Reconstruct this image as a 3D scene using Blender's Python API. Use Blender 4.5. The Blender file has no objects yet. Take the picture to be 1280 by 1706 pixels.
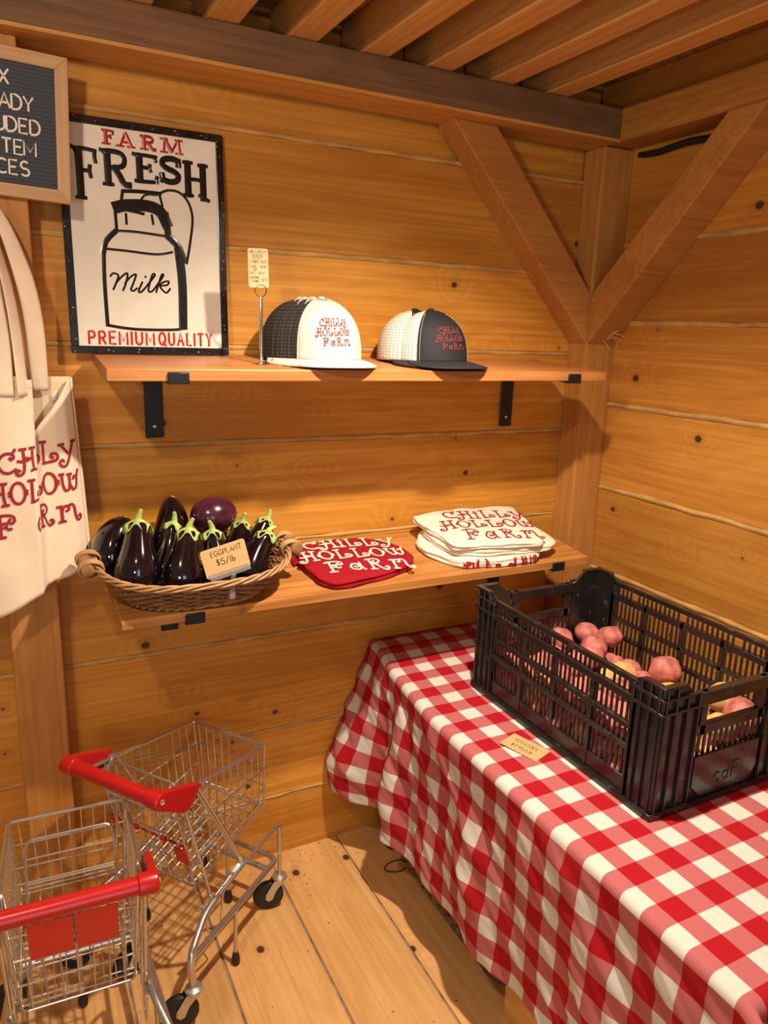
import bpy, bmesh, math, random
from mathutils import Vector, Matrix, Quaternion
random.seed(7)
C = bpy.context.scene
COL = C.collection
PI = math.pi

# ------------------------------------------------------------------ camera
cam = bpy.data.cameras.new('camera')
camo = bpy.data.objects.new('camera', cam); COL.objects.link(camo)
cam.sensor_fit = 'VERTICAL'; cam.sensor_height = 36.0
cam.lens = 1235.4 * 36.0 / 1706.0
cam.clip_start = 0.02
# columns of Rm are the camera axes in the room (x right, y into the back wall, z up)
Rm = Matrix(((0.89106214, 0.07936939, -0.44688786), (-0.45271981, 0.22581373, -0.86258503), (0.03245057, 0.97093185, 0.23714616)))
M4 = Rm.to_4x4(); M4.translation = Vector((0, 0, 1.502))
camo.matrix_world = M4
C.camera = camo

# ------------------------------------------------------------------ light
C.view_settings.view_transform = 'Standard'
C.view_settings.look = 'None'
C.view_settings.exposure = 0.0
C.view_settings.gamma = 1.0
w = bpy.data.worlds.new('world'); C.world = w; w.use_nodes = True
w.node_tree.nodes['Background'].inputs[0].default_value = (1.0, 0.82, 0.62, 1)
w.node_tree.nodes['Background'].inputs[1].default_value = 0.16

def spot(name, loc, target, power, color, angle=150, blend=0.4, r=0.03):
    l = bpy.data.lights.new(name, 'SPOT'); l.energy = power; l.color = color
    l.spot_size = math.radians(angle); l.spot_blend = blend; l.shadow_soft_size = r
    o = bpy.data.objects.new(name, l); COL.objects.link(o); o.location = loc
    o.rotation_euler = (Vector(target) - Vector(loc)).to_track_quat('-Z', 'Y').to_euler()
    return o
spot('ceiling_lamp_main', (0.74, 0.94, 2.045), (0.76, 1.28, 0.0), 136, (1.0, 0.87, 0.70), 128, 0.95, 0.022)
spot('ceiling_lamp_left', (-0.30, 0.55, 2.05), (0.45, 1.35, 0.7), 30, (1.0, 0.84, 0.64), 150, 0.6, 0.03)
ar = bpy.data.lights.new('daylight_from_doorway', 'AREA'); ar.shape = 'RECTANGLE'; ar.size = 0.9; ar.size_y = 1.9
ar.energy = 16; ar.color = (0.92, 0.95, 1.0)
aro = bpy.data.objects.new('daylight_from_doorway', ar); COL.objects.link(aro)
aro.location = (-0.2, -2.2, 1.05)
aro.rotation_euler = (Vector((0.5, 1.5, 0.8)) - Vector(aro.location)).to_track_quat('-Z', 'Y').to_euler()

pl_ = bpy.data.lights.new('added_fill_behind_viewer', 'POINT'); pl_.energy = 22; pl_.color = (1.0, 0.82, 0.60); pl_.shadow_soft_size = 0.12  # added fill light to brighten the joist undersides, no known lamp here
plo = bpy.data.objects.new('added_fill_behind_viewer', pl_); COL.objects.link(plo); plo.location = (-0.75, -0.25, 1.25)

# ------------------------------------------------------------------ materials
def new_mat(name):
    m = bpy.data.materials.new(name); m.use_nodes = True
    nt = m.node_tree; return m, nt, nt.nodes['Principled BSDF']
def N(nt, t, **kw):
    n = nt.nodes.new(t)
    for k, v in kw.items(): setattr(n, k, v)
    return n
def plain(name, col, rough=0.5, metal=0.0, spec=0.5, bump=0.0, bscale=200, var=0.0, vscale=8, coat=0.0):
    m, nt, b = new_mat(name)
    b.inputs['Base Color'].default_value = (*col, 1); b.inputs['Roughness'].default_value = rough
    b.inputs['Metallic'].default_value = metal; b.inputs['Specular IOR Level'].default_value = spec
    b.inputs['Coat Weight'].default_value = coat
    tc = N(nt, 'ShaderNodeTexCoord')
    if var > 0:
        n = N(nt, 'ShaderNodeTexNoise'); n.inputs['Scale'].default_value = vscale; n.inputs['Detail'].default_value = 4
        nt.links.new(tc.outputs['Object'], n.inputs['Vector'])
        r = N(nt, 'ShaderNodeValToRGB'); r.color_ramp.elements[0].position = 0.3; r.color_ramp.elements[1].position = 0.7
        r.color_ramp.elements[0].color = (*[c * (1 - var) for c in col], 1); r.color_ramp.elements[1].color = (*[min(1, c * (1 + var)) for c in col], 1)
        nt.links.new(n.outputs['Fac'], r.inputs['Fac']); nt.links.new(r.outputs['Color'], b.inputs['Base Color'])
    if bump > 0:
        n = N(nt, 'ShaderNodeTexNoise'); n.inputs['Scale'].default_value = bscale; n.inputs['Detail'].default_value = 3
        nt.links.new(tc.outputs['Object'], n.inputs['Vector'])
        bp = N(nt, 'ShaderNodeBump'); bp.inputs['Strength'].default_value = bump; bp.inputs['Distance'].default_value = 0.002
        nt.links.new(n.outputs['Fac'], bp.inputs['Height']); nt.links.new(bp.outputs['Normal'], b.inputs['Normal'])
    return m

def wood(name, light, dark, axis='x', knots=0.5, rough=0.55, streak=22.0, kcol=(0.035, 0.012, 0.004), vary=0.16, spec=0.35, ring=0.5, depth=None):
    m, nt, b = new_mat(name)
    L = nt.links.new
    tc = N(nt, 'ShaderNodeTexCoord'); geo = N(nt, 'ShaderNodeNewGeometry')
    off = N(nt, 'ShaderNodeVectorMath', operation='SCALE'); off.inputs[0].default_value = (13.7, 9.1, 5.3)
    L(geo.outputs['Random Per Island'], off.inputs['Scale'])
    add = N(nt, 'ShaderNodeVectorMath', operation='ADD'); L(tc.outputs['Object'], add.inputs[0]); L(off.outputs[0], add.inputs[1])
    def mapped(along, across):
        mp = N(nt, 'ShaderNodeMapping'); s = [across] * 3; s['xyz'.index(axis)] = along
        mp.inputs['Scale'].default_value = s; L(add.outputs[0], mp.inputs['Vector']); return mp.outputs[0]
    # knots: bend the grain about them
    vo = N(nt, 'ShaderNodeTexVoronoi'); vo.inputs['Scale'].default_value = 1.0; vo.inputs['Randomness'].default_value = 1.0
    mk_ = N(nt, 'ShaderNodeMapping'); sk = [5.6] * 3; sk['xyz'.index(axis)] = 4.7
    mk_.inputs['Scale'].default_value = sk; L(add.outputs[0], mk_.inputs['Vector'])
    if depth:
        sx_ = N(nt, 'ShaderNodeSeparateXYZ'); cb_ = N(nt, 'ShaderNodeCombineXYZ'); L(mk_.outputs[0], sx_.inputs[0])
        other = [i for i in range(3) if i not in ('xyz'.index(axis), 'xyz'.index(depth))][0]
        L(sx_.outputs['xyz'.index(axis)], cb_.inputs[0]); L(sx_.outputs[other], cb_.inputs[1])
        vo.voronoi_dimensions = '2D'; L(cb_.outputs[0], vo.inputs['Vector'])
    else: L(mk_.outputs[0], vo.inputs['Vector'])
    sepk = N(nt, 'ShaderNodeSeparateColor'); L(vo.outputs['Color'], sepk.inputs[0])
    isk = N(nt, 'ShaderNodeMath', operation='GREATER_THAN'); L(sepk.outputs[0], isk.inputs[0]); isk.inputs[1].default_value = 1 - knots
    # grain
    warp = N(nt, 'ShaderNodeTexNoise'); warp.inputs['Scale'].default_value = 1.0; warp.inputs['Detail'].default_value = 2; L(mapped(0.9, 5.0), warp.inputs['Vector'])
    kd = N(nt, 'ShaderNodeMapRange'); kd.inputs[1].default_value = 0.0; kd.inputs[2].default_value = 0.34; kd.inputs[3].default_value = 0.55; kd.inputs[4].default_value = 0.0
    L(vo.outputs['Distance'], kd.inputs[0])
    kg = N(nt, 'ShaderNodeMath', operation='MULTIPLY'); L(kd.outputs[0], kg.inputs[0]); L(isk.outputs[0], kg.inputs[1])
    sm = N(nt, 'ShaderNodeMath', operation='MULTIPLY_ADD'); L(warp.outputs['Fac'], sm.inputs[0]); sm.inputs[1].default_value = 2.6; L(kg.outputs[0], sm.inputs[2])
    rg = N(nt, 'ShaderNodeMath', operation='MULTIPLY'); L(sm.outputs[0], rg.inputs[0]); rg.inputs[1].default_value = 34.0
    sn = N(nt, 'ShaderNodeMath', operation='SINE'); L(rg.outputs[0], sn.inputs[0])
    st = N(nt, 'ShaderNodeTexNoise'); st.inputs['Scale'].default_value = 1.0; st.inputs['Detail'].default_value = 5; st.inputs['Roughness'].default_value = 0.65; L(mapped(1.6, streak * 4), st.inputs['Vector'])
    lo = N(nt, 'ShaderNodeTexNoise'); lo.inputs['Scale'].default_value = 1.0; lo.inputs['Detail'].default_value = 2; L(mapped(1.4, 7.0), lo.inputs['Vector'])
    a1 = N(nt, 'ShaderNodeMath', operation='MULTIPLY_ADD'); L(sn.outputs[0], a1.inputs[0]); a1.inputs[1].default_value = 0.10 * ring; L(st.outputs['Fac'], a1.inputs[2])
    a2 = N(nt, 'ShaderNodeMath', operation='MULTIPLY_ADD'); L(lo.outputs['Fac'], a2.inputs[0]); a2.inputs[1].default_value = 0.7; L(a1.outputs[0], a2.inputs[2])
    rp = N(nt, 'ShaderNodeValToRGB'); rp.color_ramp.elements[0].position = 0.62; rp.color_ramp.elements[1].position = 1.06
    rp.color_ramp.elements[0].color = (*light, 1); rp.color_ramp.elements[1].color = (*dark, 1); L(a2.outputs[0], rp.inputs['Fac'])
    # per board tint
    mr = N(nt, 'ShaderNodeMapRange'); mr.inputs[3].default_value = 1 - vary; mr.inputs[4].default_value = 1 + vary * 0.6; L(geo.outputs['Random Per Island'], mr.inputs[0])
    tint = N(nt, 'ShaderNodeMix', data_type='RGBA', blend_type='MULTIPLY'); tint.inputs['Factor'].default_value = 1.0
    L(rp.outputs['Color'], tint.inputs['A']); L(mr.outputs[0], tint.inputs['B'])
    out = tint.outputs['Result']
    if knots > 0:
        sep = N(nt, 'ShaderNodeSeparateColor'); L(vo.outputs['Color'], sep.inputs[0])
        sz = N(nt, 'ShaderNodeMapRange'); sz.inputs[1].default_value = 1 - knots; sz.inputs[2].default_value = 1.0; sz.inputs[3].default_value = 0.0; sz.inputs[4].default_value = 0.052; L(sep.outputs[0], sz.inputs[0])
        df = N(nt, 'ShaderNodeMath', operation='SUBTRACT'); L(vo.outputs['Distance'], df.inputs[0]); L(sz.outputs[0], df.inputs[1])
        kf = N(nt, 'ShaderNodeMapRange'); kf.inputs[1].default_value = -0.006; kf.inputs[2].default_value = 0.016; kf.inputs[3].default_value = 0.92; kf.inputs[4].default_value = 0.0; L(df.outputs[0], kf.inputs[0])
        halo = N(nt, 'ShaderNodeMapRange'); halo.inputs[1].default_value = 0.0; halo.inputs[2].default_value = 0.10; halo.inputs[3].default_value = 0.35; halo.inputs[4].default_value = 0.0; L(df.outputs[0], halo.inputs[0])
        has = N(nt, 'ShaderNodeMath', operation='GREATER_THAN'); L(sz.outputs[0], has.inputs[0]); has.inputs[1].default_value = 0.006
        h2 = N(nt, 'ShaderNodeMath', operation='MULTIPLY'); L(halo.outputs[0], h2.inputs[0]); L(has.outputs[0], h2.inputs[1])
        k2 = N(nt, 'ShaderNodeMath', operation='MULTIPLY'); L(kf.outputs[0], k2.inputs[0]); L(has.outputs[0], k2.inputs[1])
        mh = N(nt, 'ShaderNodeMix', data_type='RGBA'); L(h2.outputs[0], mh.inputs['Factor']); L(out, mh.inputs['A']); mh.inputs['B'].default_value = (*[d * 0.7 for d in dark], 1)
        mk = N(nt, 'ShaderNodeMix', data_type='RGBA'); L(k2.outputs[0], mk.inputs['Factor']); L(mh.outputs['Result'], mk.inputs['A']); mk.inputs['B'].default_value = (*kcol, 1)
        out = mk.outputs['Result']
    L(out, b.inputs['Base Color'])
    b.inputs['Roughness'].default_value = rough; b.inputs['Specular IOR Level'].default_value = spec
    bp = N(nt, 'ShaderNodeBump'); bp.inputs['Strength'].default_value = 0.25; bp.inputs['Distance'].default_value = 0.002
    L(st.outputs['Fac'], bp.inputs['Height']); L(bp.outputs['Normal'], b.inputs['Normal'])
    return m

PINE_L, PINE_D = (0.68, 0.315, 0.048), (0.49, 0.190, 0.020)
M = {}
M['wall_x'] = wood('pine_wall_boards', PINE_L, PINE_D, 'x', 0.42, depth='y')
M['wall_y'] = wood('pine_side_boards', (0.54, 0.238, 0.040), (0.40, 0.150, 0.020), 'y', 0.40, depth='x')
M['floor'] = wood('pine_floor_boards', (0.78, 0.44, 0.175), (0.62, 0.32, 0.105), 'y', 0.30, rough=0.42, depth='z')
M['post'] = wood('pine_post', (0.58, 0.27, 0.07), (0.45, 0.18, 0.036), 'z', 0.2)
M['brace_x'] = wood('pine_brace', (0.56, 0.255, 0.062), (0.43, 0.17, 0.034), 'x', 0.25)
M['beam_x'] = wood('aged_beam', (0.25, 0.125, 0.055), (0.15, 0.075, 0.032), 'x', 0.3, rough=0.7)
M['bounce_x'] = wood('bounce_toned_underside', (0.70, 0.36, 0.10), (0.52, 0.24, 0.055), 'x', 0.2)  # beam wood lightened, floor bounce put into the colour
M['beam_y'] = wood('pine_beam', (0.52, 0.23, 0.045), (0.37, 0.145, 0.024), 'y', 0.2)
M['joist'] = wood('pine_joist', (0.76, 0.42, 0.14), (0.58, 0.28, 0.075), 'y', 0.3)
M['ceil'] = wood('ceiling_boards', (0.56, 0.26, 0.06), (0.34, 0.14, 0.028), 'x', 0.3)
M['oak'] = wood('oak_shelf', (0.60, 0.27, 0.072), (0.37, 0.135, 0.028), 'x', 0.0, rough=0.38, streak=32, spec=0.5)
M['fir'] = wood('fir_shelf', (0.62, 0.26, 0.085), (0.45, 0.15, 0.035), 'x', 0.05, rough=0.4, streak=30, spec=0.5)
M['maple'] = wood('maple_frame', (0.66, 0.42, 0.22), (0.52, 0.30, 0.14), 'x', 0.0)
M['maple_z'] = wood('maple_frame_upright', (0.66, 0.42, 0.22), (0.52, 0.30, 0.14), 'z', 0.0)
M['chink'] = plain('wall_caulk', (0.50, 0.28, 0.085), 0.8, bump=0.5, bscale=60, var=0.25, vscale=14)
M['gapdark'] = plain('dark_floor_gap', (0.06, 0.04, 0.025), 0.95, var=0.5, vscale=30)
M['floorgap'] = plain('floor_gap_filler', (0.27, 0.20, 0.13), 0.9, var=0.45, vscale=25)
M['black_metal'] = plain('black_powder_coat', (0.012, 0.013, 0.017), 0.42, 0.3)
M['black_gloss'] = plain('black_enamel', (0.010, 0.009, 0.009), 0.22, coat=0.4, var=0.6, vscale=60)
M['cream_enamel'] = plain('cream_enamel', (0.78, 0.72, 0.62), 0.22, coat=0.4, var=0.05, vscale=20, bump=0.05, bscale=90)
M['sign_red'] = plain('red_enamel', (0.42, 0.018, 0.018), 0.28, coat=0.3, var=0.3, vscale=70)
M['sign_red2'] = plain('bright_red_enamel', (0.62, 0.025, 0.018), 0.28, coat=0.3, var=0.2, vscale=70)
M['rust'] = plain('worn_speckle', (0.42, 0.30, 0.18), 0.7)
M['felt'] = plain('slate_felt', (0.075, 0.085, 0.102), 0.95, spec=0.1)
M['white_letter'] = plain('white_plastic_letters', (0.80, 0.72, 0.62), 0.4)
M['kraft'] = plain('kraft_card', (0.56, 0.34, 0.14), 0.75, var=0.06, vscale=60)
M['cream_card'] = plain('cream_card', (0.66, 0.47, 0.25), 0.7)
M['ink'] = plain('dark_ink', (0.035, 0.02, 0.012), 0.8)
M['chrome'] = plain('chrome', (0.72, 0.70, 0.67), 0.16, 1.0)
M['zinc'] = plain('zinc_wire', (0.58, 0.555, 0.51), 0.25, 0.88)
M['brushed'] = plain('brushed_steel', (0.60, 0.575, 0.53), 0.34, 0.85)
M['cart_red'] = plain('red_plastic', (0.42, 0.008, 0.008), 0.28, bump=0.05, bscale=120, var=0.06)
M['cart_red2'] = plain('red_plastic_flap', (0.60, 0.016, 0.010), 0.35)
M['rubber'] = plain('black_rubber', (0.012, 0.012, 0.012), 0.55)
M['hat_white'] = plain('white_foam', (0.55, 0.51, 0.43), 0.85, bump=0.1, bscale=500)
M['hat_black'] = plain('black_foam', (0.009, 0.008, 0.010), 0.8, bump=0.1, bscale=500)
M['thread_red'] = plain('red_thread', (0.24, 0.015, 0.02), 0.7)
M['thread_red2'] = plain('bright_red_thread', (0.24, 0.030, 0.022), 0.7)
M['stitch'] = plain('pale_stitch', (0.62, 0.50, 0.40), 0.8)
M['canvas'] = plain('natural_canvas', (0.78, 0.62, 0.46), 0.95, bump=0.35, bscale=420, var=0.05, vscale=12, spec=0.1)
M['canvas_in'] = plain('natural_canvas_lining', (0.76, 0.58, 0.38), 0.95, bump=0.3, bscale=420, spec=0.1)
M['print_red'] = plain('dark_red_print', (0.30, 0.006, 0.020), 0.75)
M['shirt_red'] = plain('red_jersey', (0.28, 0.005, 0.013), 0.9, bump=0.25, bscale=500, spec=0.2)
M['shirt_cream'] = plain('cream_jersey', (0.76, 0.63, 0.50), 0.95, bump=0.25, bscale=500, spec=0.15)
M['print_cream'] = plain('cream_print', (0.80, 0.71, 0.52), 0.75)
M['eggplant'] = plain('eggplant_skin', (0.0055, 0.0025, 0.0045), 0.10, coat=0.6, spec=0.6, var=0.5, vscale=18)
M['eggplant2'] = plain('purple_eggplant_skin', (0.050, 0.009, 0.020), 0.20, coat=0.4, spec=0.5, var=0.5, vscale=30)
M['calyx'] = plain('green_calyx', (0.34, 0.43, 0.11), 0.6, var=0.3, vscale=60)
M['wicker'] = plain('wicker', (0.22, 0.10, 0.035), 0.55, var=0.45, vscale=35)
M['wicker_rim'] = plain('wicker_rim', (0.38, 0.20, 0.075), 0.5, var=0.3, vscale=40)
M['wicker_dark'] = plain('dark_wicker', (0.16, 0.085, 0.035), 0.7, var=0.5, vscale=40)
M['bark'] = plain('wooden_grip', (0.26, 0.13, 0.05), 0.6, var=0.4, vscale=40)
M['crate'] = plain('black_crate_plastic', (0.013, 0.011, 0.010), 0.26, spec=0.7, bump=0.12, bscale=70, var=0.5, vscale=30)
def dirty_plastic():
    m, nt, b = new_mat('black_crate_plastic'); L = nt.links.new
    tc = N(nt, 'ShaderNodeTexCoord'); n = N(nt, 'ShaderNodeTexNoise'); n.inputs['Scale'].default_value = 26; n.inputs['Detail'].default_value = 9; n.inputs['Roughness'].default_value = .7; L(tc.outputs['Object'], n.inputs['Vector'])
    r = N(nt, 'ShaderNodeValToRGB'); r.color_ramp.elements[0].position = .62; r.color_ramp.elements[0].color = (.012, .0105, .0100, 1); r.color_ramp.elements[1].position = .74; r.color_ramp.elements[1].color = (.10, .078, .055, 1); L(n.outputs['Fac'], r.inputs['Fac']); L(r.outputs[0], b.inputs['Base Color'])
    q = N(nt, 'ShaderNodeMapRange'); q.inputs[1].default_value = .52; q.inputs[2].default_value = .72; q.inputs[3].default_value = .22; q.inputs[4].default_value = .75; L(n.outputs['Fac'], q.inputs[0]); L(q.outputs[0], b.inputs['Roughness'])
    b.inputs['Specular IOR Level'].default_value = .7
    return m
M['crate'] = dirty_plastic()
M['potato_red'] = plain('red_potato_skin', (0.55, 0.155, 0.125), 0.7, bump=0.5, bscale=70, var=0.5, vscale=42)
M['potato_gold'] = plain('gold_potato_skin', (0.62, 0.37, 0.12), 0.7, bump=0.35, bscale=60, var=0.22, vscale=34)
M['straw'] = plain('straw', (0.60, 0.40, 0.18), 0.8)
M['cord'] = plain('dark_cord', (0.012, 0.009, 0.007), 0.6)
M['grey_paint'] = plain('grey_painted_post', (0.10, 0.085, 0.07), 0.6)
M['soil'] = plain('dried_soil', (0.30, 0.21, 0.12), 0.95)
M['tag'] = plain('white_tag', (0.80, 0.76, 0.70), 0.8)

m, nt, b = new_mat('clear_plastic'); M['clear'] = m
b.inputs['Base Color'].default_value = (0.95, 0.93, 0.90, 1); b.inputs['Roughness'].default_value = 0.08
b.inputs['Transmission Weight'].default_value = 0.9; b.inputs['IOR'].default_value = 1.25

def mesh_fabric(name, col, hole, sc):
    m, nt, b = new_mat(name)
    tc = N(nt, 'ShaderNodeTexCoord'); vo = N(nt, 'ShaderNodeTexVoronoi'); vo.inputs['Scale'].default_value = sc; vo.inputs['Randomness'].default_value = 0.15
    nt.links.new(tc.outputs['UV'], vo.inputs['Vector'])
    r = N(nt, 'ShaderNodeValToRGB'); r.color_ramp.elements[0].position = 0.22; r.color_ramp.elements[1].position = 0.36
    r.color_ramp.elements[0].color = (*hole, 1); r.color_ramp.elements[1].color = (*col, 1)
    nt.links.new(vo.outputs['Distance'], r.inputs['Fac']); nt.links.new(r.outputs['Color'], b.inputs['Base Color'])
    b.inputs['Roughness'].default_value = 0.8
    return m
M['mesh_black'] = mesh_fabric('black_mesh', (0.014, 0.012, 0.014), (0.07, 0.055, 0.045), 26)
M['mesh_white'] = mesh_fabric('white_mesh', (0.74, 0.64, 0.55), (0.40, 0.31, 0.26), 26)

CHK = 0.0436
def gingham():
    m, nt, b = new_mat('red_gingham'); L = nt.links.new
    uv = N(nt, 'ShaderNodeUVMap'); uv.uv_map = 'UVMap'
    sp = N(nt, 'ShaderNodeSeparateXYZ'); L(uv.outputs[0], sp.inputs[0])
    fs = []
    for i in (0, 1):
        d = N(nt, 'ShaderNodeMath', operation='DIVIDE'); L(sp.outputs[i], d.inputs[0]); d.inputs[1].default_value = CHK * 2
        f = N(nt, 'ShaderNodeMath', operation='FRACT'); L(d.outputs[0], f.inputs[0])
        g = N(nt, 'ShaderNodeMath', operation='GREATER_THAN'); L(f.outputs[0], g.inputs[0]); g.inputs[1].default_value = 0.5
        fs.append(g)
    s = N(nt, 'ShaderNodeMath', operation='ADD'); L(fs[0].outputs[0], s.inputs[0]); L(fs[1].outputs[0], s.inputs[1])
    h = N(nt, 'ShaderNodeMath', operation='MULTIPLY'); L(s.outputs[0], h.inputs[0]); h.inputs[1].default_value = 0.5
    r = N(nt, 'ShaderNodeValToRGB'); r.color_ramp.interpolation = 'CONSTANT'
    r.color_ramp.elements[0].position = 0; r.color_ramp.elements[0].color = (0.61, 0.57, 0.50, 1)
    r.color_ramp.elements[1].position = 0.25; r.color_ramp.elements[1].color = (0.44, 0.115, 0.115, 1)
    e = r.color_ramp.elements.new(0.75); e.color = (0.37, 0.005, 0.011, 1)
    L(h.outputs[0], r.inputs['Fac'])
    n = N(nt, 'ShaderNodeTexNoise'); n.inputs['Scale'].default_value = 700; L(uv.outputs[0], n.inputs['Vector'])
    mr = N(nt, 'ShaderNodeMapRange'); mr.inputs[3].default_value = 0.86; mr.inputs[4].default_value = 1.1; L(n.outputs['Fac'], mr.inputs[0])
    mx = N(nt, 'ShaderNodeMix', data_type='RGBA', blend_type='MULTIPLY'); mx.inputs['Factor'].default_value = 1; L(r.outputs[0], mx.inputs['A']); L(mr.outputs[0], mx.inputs['B'])
    L(mx.outputs['Result'], b.inputs['Base Color'])
    bp = N(nt, 'ShaderNodeBump'); bp.inputs['Strength'].default_value = 0.3; bp.inputs['Distance'].default_value = 0.001
    L(n.outputs['Fac'], bp.inputs['Height']); L(bp.outputs['Normal'], b.inputs['Normal'])
    b.inputs['Roughness'].default_value = 0.9; b.inputs['Specular IOR Level'].default_value = 0.2
    return m
M['gingham'] = gingham()

# ------------------------------------------------------------------ mesh helpers
class MB:
    def __init__(s): s.v = []; s.f = []; s.uv = None
    def add(s, vs, fs):
        o = len(s.v); s.v += [tuple(x) for x in vs]; s.f += [tuple(i + o for i in f) for f in fs]; return s
    def box(s, lo, hi, mat=None):
        x0, y0, z0 = lo; x1, y1, z1 = hi
        vs = [Vector(p) for p in ((x0, y0, z0), (x1, y0, z0), (x1, y1, z0), (x0, y1, z0), (x0, y0, z1), (x1, y0, z1), (x1, y1, z1), (x0, y1, z1))]
        if mat is not None: vs = [mat @ p for p in vs]
        return s.add(vs, [(0, 3, 2, 1), (4, 5, 6, 7), (0, 1, 5, 4), (1, 2, 6, 5), (2, 3, 7, 6), (3, 0, 4, 7)])
    def hexa(s, p):  # 8 points, lower ring then upper ring
        return s.add(p, [(0, 3, 2, 1), (4, 5, 6, 7), (0, 1, 5, 4), (1, 2, 6, 5), (2, 3, 7, 6), (3, 0, 4, 7)])
    def prism(s, poly, vec):  # polygon (3D points) extruded along vec
        n = len(poly); a = [Vector(p) for p in poly]; v = Vector(vec)
        return s.add(a + [p + v for p in a], [tuple(range(n - 1, -1, -1)), tuple(range(n, 2 * n))] + [(i, (i + 1) % n, n + (i + 1) % n, n + i) for i in range(n)])
    def tube(s, pts, r, seg=8, closed=False, caps=True):
        pts = [Vector(p) for p in pts]; n = len(pts)
        if n < 2: return s
        rr = r if isinstance(r, (list, tuple)) else [r] * n
        tang = []
        for i in range(n):
            a = pts[(i - 1) % n] if (closed or i > 0) else pts[i]; b_ = pts[(i + 1) % n] if (closed or i < n - 1) else pts[i]
            t = b_ - a; tang.append(t.normalized() if t.length > 1e-9 else Vector((0, 0, 1)))
        up = Vector((0, 0, 1)) if abs(tang[0].z) < 0.9 else Vector((1, 0, 0))
        nn = (up - tang[0] * up.dot(tang[0])).normalized(); vs = []
        for i in range(n):
            if i: 
                nn = nn - tang[i] * nn.dot(tang[i])
                nn = nn.normalized() if nn.length > 1e-6 else tang[i].orthogonal().normalized()
            bb = tang[i].cross(nn)
            for k in range(seg):
                a = 2 * PI * k / seg; vs.append(pts[i] + (nn * math.cos(a) + bb * math.sin(a)) * rr[i])
        fs = []
        for i in range(n if closed else n - 1):
            j = (i + 1) % n
            for k in range(seg): fs.append((i * seg + k, i * seg + (k + 1) % seg, j * seg + (k + 1) % seg, j * seg + k))
        if not closed and caps: fs += [tuple(range(seg - 1, -1, -1)), tuple((n - 1) * seg + k for k in range(seg))]
        return s.add(vs, fs)
    def lathe(s, prof, o=(0, 0, 0), ax=(0, 0, 1), seg=24):  # prof: list of (r, h)
        o = Vector(o); q = Vector((0, 0, 1)).rotation_difference(Vector(ax)); vs = []; fs = []
        for r, h in prof:
            for k in range(seg):
                a = 2 * PI * k / seg; vs.append(o + q @ Vector((r * math.cos(a), r * math.sin(a), h)))
        for i in range(len(prof) - 1):
            for k in range(seg): fs.append((i * seg + k, i * seg + (k + 1) % seg, (i + 1) * seg + (k + 1) % seg, (i + 1) * seg + k))
        fs += [tuple(range(seg - 1, -1, -1)), tuple((len(prof) - 1) * seg + k for k in range(seg))]
        return s.add(vs, fs)
    def grid(s, nu, nv, fn, wrap=False):
        vs = [fn(i / nu, j / nv) for j in range(nv + 1) for i in range(nu + 1)]; w_ = nu + 1
        return s.add(vs, [(j * w_ + i, j * w_ + i + 1, (j + 1) * w_ + i + 1, (j + 1) * w_ + i) for j in range(nv) for i in range(nu)])

def obj(name, mb, mat, parent=None, off=None, smooth=True, bevel=0, angle=35, solid=0, uvs=None, recalc=True):
    me = bpy.data.meshes.new(name)
    o3 = Vector(off) if off is not None else None
    vs = mb.v if o3 is None else [tuple(Vector(p) - o3) for p in mb.v]
    me.from_pydata(vs, [], mb.f); me.update()
    if uvs is not None:
        ul = me.uv_layers.new(name='UVMap')
        for lp in me.loops: ul.data[lp.index].uv = uvs[lp.vertex_index]
    if recalc:
        bm = bmesh.new(); bm.from_mesh(me); bmesh.ops.recalc_face_normals(bm, faces=bm.faces[:]); bm.to_mesh(me); bm.free()
    if isinstance(mat, str): mat = M[mat]
    me.materials.append(mat)
    if smooth:
        me.polygons.foreach_set('use_smooth', [True] * len(me.polygons))
        try: me.set_sharp_from_angle(angle=math.radians(angle))
        except Exception: pass
    ob = bpy.data.objects.new(name, me); COL.objects.link(ob)
    if parent is not None: ob.parent = parent
    elif o3 is not None: ob.location = o3
    if solid:
        md = ob.modifiers.new('thickness', 'SOLIDIFY'); md.thickness = solid; md.offset = 0
    if bevel:
        md = ob.modifiers.new('edges', 'BEVEL'); md.width = bevel; md.segments = 2; md.limit_method = 'ANGLE'; md.angle_limit = math.radians(40)
    return ob
def tag(o, label, cat, group=None):
    o['label'] = label; o['category'] = cat
    if group: o['group'] = group
    return o
def thing(name, label, cat, loc=(0, 0, 0), rz=0.0, group=None):
    o = bpy.data.objects.new(name, None); COL.objects.link(o); o.location = loc; o.rotation_euler = (0, 0, rz); o.empty_display_size = 0.05
    return tag(o, label, cat, group)
def struct(name, mb, mat, **kw):
    o = obj(name, mb, mat, **kw); o['kind'] = 'structure'; return o
def copy_tree(o, parent=None):
    c = o.copy(); COL.objects.link(c)
    if parent is not None: c.parent = parent
    for ch in [k for k in bpy.data.objects if k.parent == o]: copy_tree(ch, c)
    return c

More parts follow.
